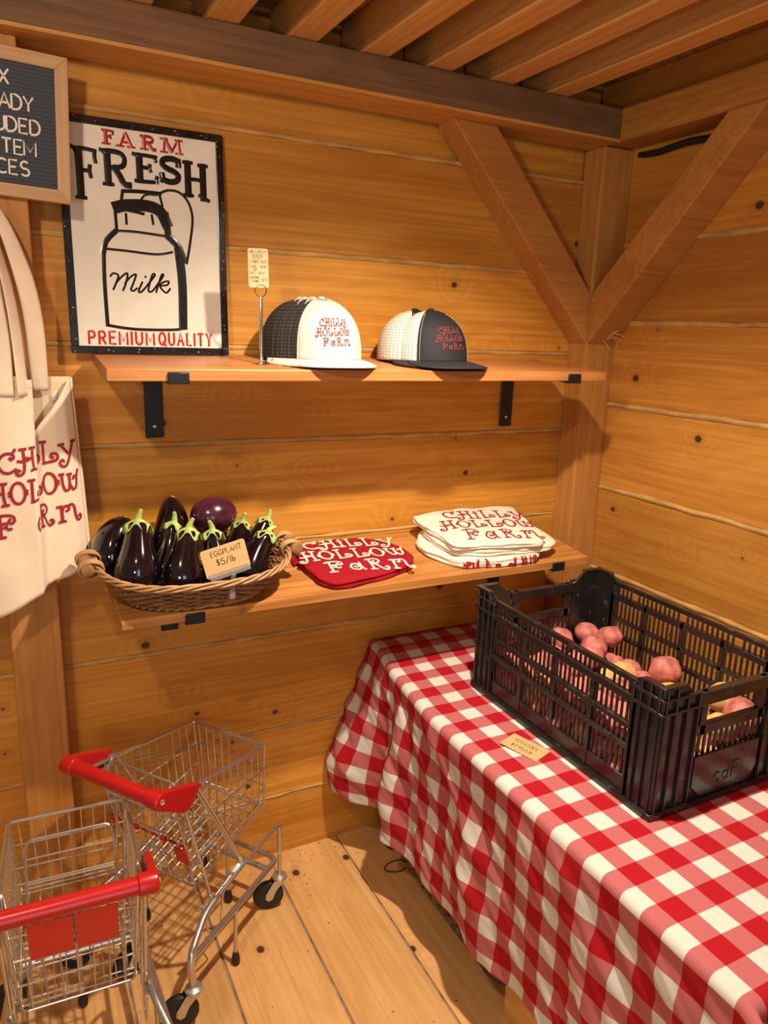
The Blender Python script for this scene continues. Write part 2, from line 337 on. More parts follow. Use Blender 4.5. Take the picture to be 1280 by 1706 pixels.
def smooth_pts(p, n=6, closed=False):
    p = [Vector(q) for q in p]
    if len(p) < 3: return p
    out = []; m_ = len(p)
    for i in range(m_ if closed else m_ - 1):
        p0 = p[(i - 1) % m_] if (closed or i > 0) else p[0]; p1 = p[i]; p2 = p[(i + 1) % m_]
        p3 = p[(i + 2) % m_] if (closed or i + 2 < m_) else p[-1]
        for k in range(n):
            t = k / n
            out.append(0.5 * ((2 * p1) + (p2 - p0) * t + (2 * p0 - 5 * p1 + 4 * p2 - p3) * t * t + (3 * p1 - p0 - 3 * p2 + p3) * t ** 3))
    if not closed: out.append(p[-1])
    return out
def fillet(p, r, n=5):
    p = [Vector(q) for q in p]; out = [p[0]]
    for i in range(1, len(p) - 1):
        a = (p[i - 1] - p[i]); c = (p[i + 1] - p[i]); d = min(r, a.length * 0.45, c.length * 0.45)
        A = p[i] + a.normalized() * d; B = p[i] + c.normalized() * d
        for k in range(n + 1):
            t = k / n; out.append(A * (1 - t) ** 2 + p[i] * 2 * t * (1 - t) + B * t * t)
    out.append(p[-1]); return out
def fillet_closed(p, r, n=4):
    p = [Vector(q) for q in p]; out = []; m_ = len(p)
    for i in range(m_):
        a = p[(i - 1) % m_] - p[i]; c = p[(i + 1) % m_] - p[i]; d = min(r, a.length * 0.45, c.length * 0.45)
        A = p[i] + a.normalized() * d; B = p[i] + c.normalized() * d
        for k in range(n + 1):
            t = k / n; out.append(A * (1 - t) ** 2 + p[i] * 2 * t * (1 - t) + B * t * t)
    return out

# ------------------------------------------------------------------ lettering: strokes drawn as ribbons on a surface
def arc(cx, cy, rx, ry, a0, a1, n=10):
    return [(cx + rx * math.cos(math.radians(a0 + (a1 - a0) * k / n)), cy + ry * math.sin(math.radians(a0 + (a1 - a0) * k / n))) for k in range(n + 1)]
SANS = {
 'A': (.72, [[(0, 0), (.36, 1), (.72, 0)], [(.13, .35), (.59, .35)]]),
 'B': (.62, [[(0, 0), (0, 1), (.35, 1)] + arc(.35, .76, .2, .24, 90, -90) + [(0, .52)], [(.35, .52)] + arc(.38, .26, .24, .26, 90, -90) + [(0, 0)]]),
 'C': (.68, [arc(.4, .5, .4, .5, 50, 310, 16)]),
 'D': (.66, [[(0, 0), (0, 1), (.25, 1)] + arc(.25, .5, .41, .5, 90, -90, 12) + [(0, 0)]]),
 'E': (.55, [[(.55, 1), (0, 1), (0, 0), (.55, 0)], [(0, .52), (.45, .52)]]),
 'F': (.52, [[(.52, 1), (0, 1), (0, 0)], [(0, .52), (.42, .52)]]),
 'G': (.72, [arc(.4, .5, .4, .5, 50, 330, 16) + [(.76, .45), (.48, .45)]]),
 'H': (.64, [[(0, 0), (0, 1)], [(.64, 0), (.64, 1)], [(0, .5), (.64, .5)]]),
 'I': (.0, [[(0, 0), (0, 1)]]),
 'J': (.45, [[(.45, 1), (.45, .25)] + arc(.22, .25, .23, .25, 0, -170)]),
 'K': (.6, [[(0, 0), (0, 1)], [(.58, 1), (0, .4)], [(.2, .6), (.6, 0)]]),
 'L': (.5, [[(0, 1), (0, 0), (.5, 0)]]),
 'M': (.8, [[(0, 0), (0, 1), (.4, .25), (.8, 1), (.8, 0)]]),
 'N': (.64, [[(0, 0), (0, 1), (.64, 0), (.64, 1)]]),
 'O': (.76, [arc(.38, .5, .38, .5, 90, 450, 22)]),
 'P': (.58, [[(0, 0), (0, 1), (.32, 1)] + arc(.32, .74, .26, .26, 90, -90) + [(0, .48)]]),
 'Q': (.76, [arc(.38, .5, .38, .5, 90, 450, 22), [(.48, .25), (.8, -.08)]]),
 'R': (.6, [[(0, 0), (0, 1), (.32, 1)] + arc(.32, .74, .26, .26, 90, -90) + [(0, .48)], [(.28, .48), (.6, 0)]]),
 'S': (.58, [arc(.29, .74, .27, .26, 40, 270, 12)[:-1] + arc(.29, .25, .29, .25, 90, -145, 12)]),
 'T': (.64, [[(0, 1), (.64, 1)], [(.32, 1), (.32, 0)]]),
 'U': (.64, [[(0, 1), (0, .3)] + arc(.32, .3, .32, .3, 180, 360, 12) + [(.64, 1)]]),
 'V': (.68, [[(0, 1), (.34, 0), (.68, 1)]]),
 'W': (.95, [[(0, 1), (.24, 0), (.47, .8), (.7, 0), (.95, 1)]]),
 'X': (.64, [[(0, 0), (.64, 1)], [(0, 1), (.64, 0)]]),
 'Y': (.64, [[(0, 1), (.32, .48), (.64, 1)], [(.32, .48), (.32, 0)]]),
 'Z': (.6, [[(0, 1), (.6, 1), (0, 0), (.6, 0)]]),
 '0': (.56, [arc(.28, .5, .28, .5, 90, 450, 18)]),
 '1': (.2, [[(0, .8), (.2, 1), (.2, 0)]]),
 '2': (.54, [arc(.27, .73, .27, .27, 170, -30, 10) + [(0, 0), (.56, 0)]]),
 '5': (.54, [[(.5, 1), (.06, 1), (.03, .56)] + arc(.25, .32, .29, .32, 120, -150, 12)]),
 '8': (.54, [arc(.27, .76, .22, .24, 270, -90, 14), arc(.27, .26, .27, .26, 90, 450, 16)]),
 '9': (.54, [arc(.27, .7, .26, .3, 0, 360, 16) + [(.5, .3), (.35, 0)]]),
 '$': (.5, [arc(.25, .7, .22, .2, 40, 270, 10)[:-1] + arc(.25, .28, .25, .22, 90, -145, 10), [(.25, 1.05), (.25, -.08)]]),
 '/': (.45, [[(0, -.1), (.45, 1.05)]]), '-': (.4, [[(0, .5), (.4, .5)]]), '.': (.06, [[(0, 0), (.06, .03)]]),
 'l': (.12, [[(.06, 1.0), (.06, 0)]]), 'b': (.45, [[(0, 1), (0, 0)], arc(.2, .24, .22, .24, 180, -180, 14)]), ' ': (.4, []),
 'c': (.42, [arc(.24, .3, .24, .3, 50, 310, 12)]), 'd': (.46, [[(.44, 1), (.44, 0)], arc(.22, .26, .22, .26, 0, 360, 14)]), 'f': (.5, [[(.5, 1), (.1, 1), (0, .85), (0, 0)], [(0, .55), (.4, .55)]]),
}
def lay_text(txt, h, gap=0.22, pitch=None, wob=0.0, rng=None):
    out = []; x = 0
    for ch in txt:
        wd, ss = SANS[ch]; dx = x if pitch is None else x + (pitch / h - wd) / 2
        dy = rng.uniform(-wob, wob) if wob else 0; sl = rng.uniform(-wob, wob) if wob else 0
        for st in ss: out.append([((px + dx + (py - .5) * sl) * h, (py + dy) * h) for px, py in st])
        x += (wd + gap) if pitch is None else pitch / h
    wtot = (x - (gap if pitch is None else 0)) * h
    return out, wtot
# curly storybook letters of the farm shop: C H i L L y / H O L L O W / F a R m
FAN = {
 'C': (.82, [[(.56, .70), (.60, .62), (.70, .66), (.70, .80), (.52, .90), (.28, .84), (.10, .60), (.10, .32), (.26, .08), (.52, .03), (.78, .16)], [(.64, .84), (.80, 1.04)]]),
 'H': (.80, [[(.22, 1.0), (.24, .5), (.23, .12), (.14, -.10), (-.04, -.13), (-.12, .0), (-.04, .10), (.05, .03)], [(.62, 1.0), (.61, .5), (.66, .02)], [(-.02, .50), (.2, .46), (.42, .56), (.62, .52)], [(.08, 1.0), (.34, 1.0)], [(.50, 1.0), (.76, 1.0)], [(.52, .0), (.80, .02)], [(.34, .62), (.40, .46)]]),
 'i': (.30, [[(.12, .62), (.13, .0)], [(.0, .62), (.22, .62)], [(.0, .0), (.26, .0)], [(.08, .84), (.14, .92), (.18, .84), (.12, .80)]]),
 'L': (.78, [[(.14, 1.0), (.13, .04)], [(.08, .02), (.40, .06), (.66, .12), (.74, .28), (.66, .42), (.50, .42), (.46, .28), (.56, .24)], [(.0, 1.0), (.28, 1.0)]]),
 'y': (.78, [[(.06, .78), (.22, .56), (.40, .34)], [(.70, .84), (.52, .44), (.40, .06), (.24, -.22), (.02, -.20), (-.04, -.02), (.08, .08), (.16, -.02)], [(.60, .86), (.82, .84)], [(-.06, .78), (.20, .80)]]),
 'O': (.72, [arc(.34, .5, .29, .48, 90, 450, 24), [(-.04, .58), (.06, .50), (-.04, .42)], [(.72, .58), (.62, .50), (.72, .42)]]),
 'W': (.92, [[(.08, .84), (.10, .40), (.20, .06), (.40, .14), (.44, .80)], [(.44, .30), (.58, .04), (.76, .16), (.82, .60), (.92, .90)], [(-.02, .84), (.18, .84)], [(.34, .80), (.54, .80)], [(.80, .60), (.66, .66), (.62, .54)]]),
 'F': (.86, [[(.22, 1.0), (.22, .0)], [(.02, .92), (.20, 1.0), (.60, .98), (.78, .88), (.80, .68), (.66, .60), (.56, .70), (.64, .80)], [(.22, .50), (.34, .64), (.46, .60), (.44, .46), (.34, .44)], [(.42, .46), (.54, .34), (.66, .36)], [(.06, .0), (.40, .0)]]),
 'a': (.68, [[(.54, .72), (.55, .20), (.66, .0)], [(.54, .22), (.36, .02), (.12, .10), (.04, .36), (.20, .64), (.42, .56), (.44, .36), (.30, .28), (.24, .40)]]),
 'R': (.92, [[(.16, 1.0), (.17, .0)], [(.0, .92), (.16, 1.0), (.46, 1.0), (.62, .82), (.54, .60), (.34, .54), (.26, .68), (.38, .76)], [(.26, .54), (.44, .36), (.58, .08), (.78, -.06), (.92, .06), (.88, .20), (.78, .16)], [(.02, .0), (.32, .0)]]),
 'm': (1.02, [[(.14, .74), (.15, .0)], [(-.02, .74), (.16, .76)], [(.15, .50), (.26, .72), (.44, .72), (.46, .54), (.34, .50)], [(.42, .70), (.60, .78), (.72, .62), (.76, .20), (.88, -.08), (1.04, .0), (1.0, .16), (.92, .12)], [(.02, .0), (.28, .0)]]),
}
LOGO = ['CHiLLy', 'HOLLOW', 'FaRm']
FAN[' '] = (.52, [])
def logo_strokes(h, lead=1.26, gap=.10, slant=0.0, lines=LOGO, shift=(0.0, -.18, .26), spread=(1, 1, 1.18)):
    """strokes centred on (0,0); h = letter height"""
    out = []; widths = []
    for li, ln in enumerate(lines):
        x = 0; ls = []
        for ch in ln:
            wd, ss = FAN[ch]
            for st in ss: ls.append([((px + x), py) for px, py in st])
            x += wd + gap * spread[li] + (.12 if li == 2 else 0)
        wd = x; y0 = (len(lines) - 1) / 2 * lead - li * lead - .5
        for st in ls: out.append([((px - wd / 2 + shift[li]) * h, (py + y0 + slant * (px - wd / 2)) * h) for px, py in st])
    return out
def ribbons(mb, strokes, width, mapf, smooth=5, dome=0.0, step=None):
    """flat (or slightly domed) strokes laid on a surface; mapf(u, v, lift) -> 3D"""
    for st in strokes:
        p2 = [Vector((a[0], a[1], 0)) for a in st]
        p = smooth_pts(p2, smooth) if (smooth and len(p2) > 2) else p2
        if len(p2) == 2 and step: 
            k = max(1, int((p2[1] - p2[0]).length / step)); p = [p2[0].lerp(p2[1], i / k) for i in range(k + 1)]
        n = len(p); hw = width / 2
        if n < 2: continue
        vs = []
        for i in range(n):
            t = (p[min(i + 1, n - 1)] - p[max(i - 1, 0)]); t = t.normalized() if t.length > 1e-9 else Vector((1, 0, 0)); q = Vector((-t.y, t.x, 0))
            e = Vector((0, 0, 0))
            if i == 0: e = -t * hw * .6
            if i == n - 1: e = t * hw * .6
            c_ = p[i] + e
            vs += [mapf(c_.x + q.x * hw, c_.y + q.y * hw, 0), mapf(c_.x, c_.y, dome), mapf(c_.x - q.x * hw, c_.y - q.y * hw, 0)]
        fs = []
        for i in range(n - 1):
            a = i * 3
            fs += [(a, a + 1, a + 4, a + 3), (a + 1, a + 2, a + 5, a + 4)]
        mb.add(vs, fs)
    return mb

# ------------------------------------------------------------------ the room shell
ZB = [-0.06, .191, .404, .691, .955, 1.2225, 1.452, 1.679, 1.935, 2.185]
def board_profile_x(mb, x0, x1, z0, z1, y, ch=.007, th=.05, bow=0.0):
    poly = [(x0, y + th, z0), (x0, y + ch, z0 + .0015), (x0, y, z0 + ch), (x0, y - bow, (z0 + z1) / 2), (x0, y, z1 - ch), (x0, y + ch, z1 - .0015), (x0, y + th, z1)]
    mb.prism(poly, (x1 - x0, 0, 0))
mb = MB(); ch = MB(); rng = random.Random(3)
for i in range(len(ZB) - 1):
    board_profile_x(mb, -1.3, 1.72, ZB[i], ZB[i + 1], 1.8 if ZB[i] < 1.9 else 1.814)
for z in ZB[1:-1]:
    p = []; x = -1.3
    while x < 1.66: p.append((x, 1.8035 + rng.uniform(-.0012, .0012), z + rng.uniform(-.0015, .0015))); x += .06
    ch.tube(p, [.0062 + rng.uniform(-.0012, .0015) for _ in p], 8)
struct('wall_back', mb, 'wall_x', smooth=False)
struct('trim_1', ch, 'chink')
ZR = [-0.06, .27, .53, .789, 1.051, 1.3076, 1.545, 1.767, 2.03, 2.185]
mb = MB(); ch = MB()
for i in range(len(ZR) - 1):
    z0, z1 = ZR[i], ZR[i + 1]; c_ = .007; x = 1.65
    mb.prism([(x + .05, 1.8, z0), (x + c_, 1.8, z0 + .0015), (x, 1.8, z0 + c_), (x, 1.8, z1 - c_), (x + c_, 1.8, z1 - .0015), (x + .05, 1.8, z1)], (0, -2.4, 0))
for z in ZR[1:-1]:
    p = []; y = 1.8
    while y > -.6: p.append((1.6525 + rng.uniform(-.0012, .0012), y, z + rng.uniform(-.002, .002))); y -= .055
    ch.tube(p, [.0075 + rng.uniform(-.0015, .002) for _ in p], 8)
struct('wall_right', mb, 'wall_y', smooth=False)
struct('trim_2', ch, 'chink')
mb = MB(); x = .588 - .216 * 9; i = 0
while x < 1.8:
    mb.box((x + .0028, -.75, -.05), (x + .216 - .0028, 1.80, 0)); x += .216
struct('floor', mb, 'floor', smooth=False, bevel=.0018)
mb = MB(); mb.box((-1.5, -.75, -.06), (1.8, 1.80, -.0045)); struct('trim_3', mb, 'floorgap', smooth=False)
mb = MB(); y = 1.80; k = 0
while y > -.5:
    wd = .128
    if k == 2: 
        mb.box((-1.3, y - wd, 2.192), (1.30, y, 2.212)); mb.box((1.42, y - wd, 2.192), (1.72, y, 2.212))
    else:
        mb.box((-1.3, y - wd, 2.192), (1.72, y, 2.212))
    y -= wd + (.016 if k % 3 == 1 else .005); k += 1
mb.box((-1.3, -.5, 2.36), (1.72, 1.85, 2.38))
mb.box((-1.3, 1.80, 2.185), (1.72, 1.83, 2.37))
struct('ceiling', mb, 'ceil', smooth=False)

# timber frame
def timber(name, label, cat, mb, mat, loc, group=None, bevel=.004):
    return tag(obj(name, mb, mat, off=loc, smooth=False, bevel=bevel), label, cat, group)
mb = MB(); mb.box((-.026, 1.72, 0), (.077, 1.80, 2.02)); timber('timber_post', 'pale pine post behind the hanging tote bag and letter board', 'post', mb, 'post', (.025, 1.76, 0))
mb = MB(); mb.box((1.542, 1.72, 0), (1.65, 1.80, 2.02)); timber('timber_post', 'corner pine post where the two diagonal braces meet', 'post', mb, 'post', (1.6, 1.76, 0))
mb = MB(); mb.box((1.6515, 1.703, 1.62), (1.662, 1.719, 2.02)); timber('timber_batten', 'thin upright batten between corner post and right wall', 'batten', mb, 'post', (1.64, 1.712, 1.49), bevel=.001)
mb = MB(); mb.box((-1.3, 1.672, 2.0265), (1.55, 1.80, 2.103)); bmo = timber('ceiling_beam', 'dark aged beam running along the top of the back wall', 'beam', mb, 'beam_x', (0, 1.736, 2.02))
mb = MB(); mb.box((-1.3, 1.6725, 2.0195), (1.55, 1.792, 2.0268)); obj('bounce_lit_strip', mb, 'bounce_x', bmo, (0, 1.736, 2.02), smooth=False)  # added strip, its lighter tone stands for bounce light under the beam
mb = MB(); mb.box((1.55, -.5, 2.022), (1.65, 1.80, 2.105)); mb.box((1.585, -.5, 2.105), (1.65, 1.80, 2.192)); timber('ceiling_beam', 'orange pine beam running along the top of the right wall', 'beam', mb, 'beam_y', (1.6, .6, 2.022))
mb = MB(); mb.prism([(1.0455, 1.72, 2.02), (1.543, 1.72, 1.482), (1.543, 1.72, 1.6245), (1.180, 1.72, 2.02)], (0, .08, 0))
timber('diagonal_brace', 'diagonal brace along the back wall, from beam down to the corner post', 'brace', mb, 'brace_x', (1.3, 1.76, 1.75))
mb = MB(); mb.prism([(1.542, 1.215, 2.022), (1.542, 1.72, 1.482), (1.542, 1.72, 1.6245), (1.542, 1.320, 2.022)], (.108, 0, 0))
timber('diagonal_brace', 'diagonal brace along the right wall, rising towards the viewer from the corner post', 'brace', mb, 'brace_x', (1.6, 1.5, 1.75))
JL = ['leftmost full ceiling joist above the farm sign, cut by the photo top', 'second ceiling joist from the left, above the price card', 'third ceiling joist from the left, above the white caps', 'fourth ceiling joist from the left, left of the back wall brace top',
      'fifth ceiling joist from the left, above the back wall brace', 'sixth ceiling joist, nearest to the right wall beam']
for i, x0 in enumerate([.429, .604, .777, .946, 1.124, 1.300]):
    mb = MB(); mb.box((x0, -.5, 2.104), (x0 + .0665, 1.80, 2.1915)); timber('ceiling_joist', JL[i], 'joist', mb, 'joist', (x0 + .033, .6, 2.104), 'ceiling joists over the back beam', .003)
mb = MB(); mb.box((.255, -.5, 2.104), (.3215, 1.80, 2.1915)); timber('ceiling_joist', 'ceiling joist showing only a sliver at the photo top, left of the others', 'joist', mb, 'joist', (.288, .6, 2.104), 'ceiling joists over the back beam', .003)
for x0 in (.08, -.09):
    mb = MB(); mb.box((x0, -.5, 2.104), (x0 + .0665, 1.80, 2.1915))
    timber('ceiling_joist', 'ceiling joist above the letter board corner, beyond the photo top', 'joist', mb, 'joist', (x0 + .033, .6, 2.104), 'ceiling joists over the back beam', .003)
# dark cord tucked under the right hand beam
mb = MB(); mb.tube(smooth_pts([(1.655, 1.70, 2.005), (1.642, 1.62, 1.998), (1.640, 1.52, 2.004), (1.644, 1.42, 2.000), (1.64, 1.30, 2.008), (1.64, 1.1, 2.012)], 6), .009, 8)
tag(obj('electric_cord', mb, 'cord', off=(1.64, 1.5, 2.0)), 'dark electric cord tucked under the beam on the right wall', 'cord')
mb = MB(); rng = random.Random(5)
for k in range(16):
    a = Vector((1.60 + rng.uniform(-.02, .03), 1.70 + rng.uniform(-.01, .015), 1.515 + rng.uniform(-.02, .012)))
    d = Vector((rng.uniform(.0, .5), -rng.uniform(.2, 1), rng.uniform(-.5, .5))).normalized() * rng.uniform(.02, .05)
    mb.tube([a, a + d * .5 + Vector((0, 0, .004)), a + d], .0008, 4)
o = obj('straw_wisps', mb, 'straw', off=(1.6, 1.7, 1.51)); tag(o, 'wisp of straw caught under the foot of the right brace', 'straw'); o['kind'] = 'stuff'

# ------------------------------------------------------------------ shelves
def shelf(name, label, back_z, front_z, x0b, x1b, x0f, x1f, yf, th, mat):
    p = [(x0f, yf, front_z - th), (x1f, yf, front_z - th), (x1b, 1.7945, back_z - th), (x0b, 1.7945, back_z - th), (x0f, yf, front_z), (x1f, yf, front_z), (x1b, 1.7945, back_z), (x0b, 1.7945, back_z)]
    mb = MB(); mb.hexa(p)
    return tag(obj(name, mb, mat, off=((x0f + x1f) / 2, (yf + 1.8) / 2, front_z - th), smooth=False, bevel=.002), label, 'shelf', 'wooden wall shelves')
TB, TF, TY = 1.434, 1.4155, 1.51     # upper shelf: back z, front z, front y
LB, LF, LY = .943, .907, 1.503       # lower shelf
shelf('wall_shelf', 'upper wooden shelf holding the sign and the caps', TB, TF, .187, 1.425, .180, 1.432, TY, .024, 'fir')
shelf('wall_shelf', 'lower oak shelf holding the eggplant basket and shirts', LB, LF, .178, 1.425, .181, 1.427, LY, .022, 'oak')
def topz(y): return TF + (TB - TF) * (y - TY) / (1.7945 - TY)
def lowz(y): return LF + (LB - LF) * (y - LY) / (1.7945 - LY)

def bracket(label, x, back_z, front_z, yf, th):
    """black steel L: wall plate, arm under the board, lip up the front edge"""
    t = thing('shelf_bracket', label, 'bracket', (x, 1.795, back_z - th - .005), group='black steel shelf brackets')
    hw = .021; o_ = Vector((x, 1.795, back_z - th - .005))
    mb = MB(); mb.box((x - hw, 1.7895, back_z - th - .170), (x + hw, 1.7945, back_z - th - .001)); obj('wall_plate', mb, 'black_metal', t, o_, bevel=.003)
    mb = MB(); z0 = back_z - th; z1 = front_z - th; y0 = 1.7945; y1 = yf - .005
    mb.hexa([(x - hw, y1, z1 - .0055), (x + hw, y1, z1 - .0055), (x + hw, y0, z0 - .0055), (x - hw, y0, z0 - .0055), (x - hw, y1, z1 - .0005), (x + hw, y1, z1 - .0005), (x + hw, y0, z0 - .0005), (x - hw, y0, z0 - .0005)])
    obj('arm', mb, 'black_metal', t, o_)
    mb = MB(); mb.box((x - hw, yf - .0055, z1 - .0055), (x + hw, yf - .0006, z1 + .0185)); obj('front_lip', mb, 'black_metal', t, o_, bevel=.004)
    mb = MB(); mb.lathe([(.0042, 0), (.0042, .0012), (.003, .002), (.0012, .0021)], (x, 1.7895, back_z - th - .143), (0, -1, 0), 16); obj('screw', mb, 'brushed', t, o_)
    return t
bracket('left black bracket under the upper shelf, below the farm sign', .314, TB, TF, TY, .024)
bracket('right black bracket under the upper shelf, below the black cap', 1.322, TB, TF, TY, .024)
bracket('left black bracket under the lower shelf, below the basket', .331, LB, LF, LY, .022)
bracket('right black bracket under the lower shelf, behind the crate', 1.320, LB, LF, LY, .022)

# ------------------------------------------------------------------ enamel sign leaning on the upper shelf
SX, SW, SH = .1415, .345, .482
def sign_map(u, v, l): 
    t = v / SH
    return Vector((SX + u, 1.768 + .024 * t - .0052 - l, topz(1.77) + .001 + v))
t = thing('farm_sign', 'embossed white metal farm fresh milk sign with black border', 'sign', (SX + SW / 2, 1.775, topz(1.77)))
so = (SX + SW / 2, 1.775, topz(1.77))
def slab(mb, u0, v0, u1, v1, l0, l1):
    mb.hexa([sign_map(u0, v0, l0), sign_map(u1, v0, l0), sign_map(u1, v0, l1), sign_map(u0, v0, l1), sign_map(u0, v1, l0), sign_map(u1, v1, l0), sign_map(u1, v1, l1), sign_map(u0, v1, l1)])
mb = MB(); slab(mb, .010, .010, SW - .010, SH - .010, -.0045, -.0015); obj('panel', mb, 'cream_enamel', t, so, smooth=False)
mb = MB(); B_ = .0165
for (a, b_, c_, d) in ((0, 0, SW, B_), (0, SH - B_, SW, SH), (0, B_, B_, SH - B_), (SW - B_, B_, SW, SH - B_)): slab(mb, a, b_, c_, d, -.005, .0008)
obj('border', mb, 'black_gloss', t, so, smooth=False, bevel=.0015)
S = {'cap': [(0.1238, 0.3416), (0.1619, 0.3443), (0.203, 0.3445)], 'capl': [(0.1238, 0.3416), (0.1202, 0.3205)], 'f1': [(0.1955, 0.3405), (0.1712, 0.3382), (0.1599, 0.3251)], 'capr': [(0.2005, 0.3442), (0.2065, 0.319)],
 'handle': [(0.2005, 0.3442), (0.2205, 0.3531), (0.245, 0.3508), (0.2639, 0.3313), (0.2712, 0.2987), (0.2646, 0.2505), (0.2546, 0.2021)],
 'band': [(0.1087, 0.3071), (0.1317, 0.3137), (0.1748, 0.3162), (0.2009, 0.3068), (0.2143, 0.2821)], 'nl': [(0.106, 0.3101), (0.1075, 0.261)], 'nr': [(0.212, 0.3031), (0.2163, 0.2564)], 'nb': [(0.106, 0.2595), (0.1477, 0.2604), (0.2153, 0.2563)],
 'sl': [(0.106, 0.2595), (0.0851, 0.2372), (0.0777, 0.2136)], 'sr': [(0.2163, 0.2564), (0.2365, 0.2366), (0.2483, 0.2065)], 'sw': [(0.0818, 0.2208), (0.1264, 0.2194), (0.1887, 0.2167), (0.2234, 0.2238)],
 'bl': [(0.0784, 0.2183), (0.0763, 0.1491), (0.0774, 0.0611)], 'br': [(0.2376, 0.2295), (0.2428, 0.1584), (0.2407, 0.0625)], 'bb': [(0.0774, 0.0611), (0.1172, 0.0556), (0.1604, 0.0539), (0.2294, 0.0563), (0.2473, 0.0652)],
 't1': [(0.1283, 0.2959), (0.1285, 0.2751)], 't2': [(0.1825, 0.2982), (0.1849, 0.2797)], 't3': [(0.1334, 0.3033), (0.15, 0.3015), (0.1652, 0.2991)]}
WD = {'cap': .006, 'capl': .005, 'f1': .0035, 'capr': .004, 'handle': .0042, 'band': .019, 'nl': .005, 'nr': .0115, 'nb': .0042, 'sl': .0085, 'sr': .0125, 'sw': .004, 'bl': .0062, 'br': .0150, 'bb': .0048, 't1': .004, 't2': .004, 't3': .005}
mb = MB()
for k, st in S.items(): ribbons(mb, [st], WD[k] * 1.3, lambda u, v, l: sign_map(u, v, l - .0010), 6, dome=.0016)
obj('milk_can_drawing', mb, 'black_gloss', t, so)
MILK = [[(0.0889, 0.1646), (0.0953, 0.171), (0.1055, 0.167), (0.0998, 0.1504), (0.0934, 0.1371)], [(0.0988, 0.1494), (0.1114, 0.1641), (0.1247, 0.1728), (0.1202, 0.1515), (0.1137, 0.1363)],
 [(0.1188, 0.1515), (0.1305, 0.1652), (0.1428, 0.1715), (0.136, 0.1524), (0.1305, 0.139), (0.136, 0.1365), (0.1436, 0.1425)], [(0.1554, 0.1559), (0.1466, 0.1366), (0.1513, 0.1345), (0.1594, 0.142)], [(0.1618, 0.167), (0.1637, 0.1681)],
 [(0.1594, 0.142), (0.1734, 0.1592), (0.1834, 0.1725), (0.1775, 0.1722), (0.1675, 0.1401), (0.1736, 0.1366), (0.1808, 0.1431)], [(0.1808, 0.1431), (0.1956, 0.1629), (0.202, 0.1737), (0.197, 0.1719), (0.1843, 0.1363)],
 [(0.1874, 0.1482), (0.2012, 0.1585), (0.2126, 0.1605), (0.2088, 0.1527), (0.1938, 0.1491), (0.2016, 0.1381), (0.2079, 0.1365), (0.2152, 0.145)]]
mb = MB(); ribbons(mb, MILK, .0042, lambda u, v, l: sign_map(u, v, l - .0010), 6, dome=.0014); obj('milk_lettering', mb, 'black_gloss', t, so)

def slab_letters(mb, spec, wthick, serif, dome=.0016):
    """western slab letters: heavy stems, thin bars, flared feet.  spec: (char, u0, v0, u1, v1)"""
    mf = lambda u, v, l: sign_map(u, v, l - .0010)
    for ch, u0, v0, u1, v1 in spec:
        W_, H_ = u1 - u0, v1 - v0
        P = lambda x, y: (u0 + x * W_, v0 + y * H_)
        th = wthick; tn = wthick * .55
        foot = lambda x, y: ribbons(mb, [[(P(x, y)[0] - serif, P(x, y)[1]), (P(x, y)[0] + serif, P(x, y)[1])]], tn * .9, mf, 0, dome)
        R_ = lambda pts, w_: ribbons(mb, [[P(*q) for q in pts]], w_, mf, 5, dome)
        if ch == 'F': R_([(.3, .03), (.3, .5), (.28, .97)], th); R_([(.12, .97), (.5, .98), (.92, .96)], tn); R_([(.95, .97), (.93, .84), (.96, .74)], tn); R_([(.3, .55), (.5, .56), (.72, .55)], tn); R_([(.72, .66), (.70, .55), (.74, .44)], tn); foot(.3, .02); R_([(.0, 1.0), (.14, .96), (.2, .90)], tn)
        if ch == 'R': R_([(.22, .03), (.22, .5), (.22, .97)], th); R_([(.1, .96), (.45, .98), (.72, .92), (.80, .75), (.70, .57), (.3, .5)], th * .72); R_([(.42, .52), (.6, .32), (.75, .08), (.95, .05)], th * .9); foot(.22, .02); R_([(.0, .99), (.12, .95), (.2, .92)], tn)
        if ch == 'E': R_([(.25, .03), (.25, .5), (.25, .97)], th); R_([(.12, .97), (.5, .98), (.9, .96)], tn); R_([(.94, .98), (.90, .86), (.94, .80)], tn); R_([(.25, .53), (.5, .54), (.66, .53)], tn); R_([(.68, .65), (.66, .53), (.70, .42)], tn); R_([(.06, .03), (.5, .03), (.92, .05)], tn); R_([(.95, .02), (.93, .14), (.97, .24)], tn); R_([(.0, .99), (.12, .95), (.2, .92)], tn)
        if ch == 'S': R_([(.88, .72), (.86, .90), (.55, .98), (.2, .90), (.14, .70), (.36, .56), (.66, .46), (.86, .30), (.78, .10), (.48, .02), (.16, .10), (.10, .30)], th * .85); R_([(.92, .98), (.88, .84), (.90, .72)], tn); R_([(.06, .0), (.1, .16), (.08, .28)], tn)
        if ch == 'H': R_([(.2, .10), (.2, .5), (.2, .97)], th); R_([(.78, .03), (.78, .5), (.78, .93)], th); R_([(.2, .53), (.5, .54), (.78, .52)], tn); foot(.2, .10); foot(.2, .97); foot(.78, .93); R_([(.62, .12), (.78, .06), (.98, .0)], tn)
        if ch == 'A': R_([(.16, .04), (.33, .5), (.48, .97)], tn); R_([(.50, .97), (.68, .5), (.84, .04)], th); R_([(.28, .33), (.5, .33), (.7, .33)], tn); foot(.14, .02); foot(.84, .02)
        if ch == 'M': R_([(.1, .04), (.13, .5), (.16, .97)], tn); R_([(.16, .97), (.34, .5), (.5, .12)], th); R_([(.5, .12), (.66, .5), (.84, .97)], tn); R_([(.84, .97), (.87, .5), (.9, .04)], th); foot(.1, .02); foot(.9, .02); foot(.12, .97); foot(.88, .97)
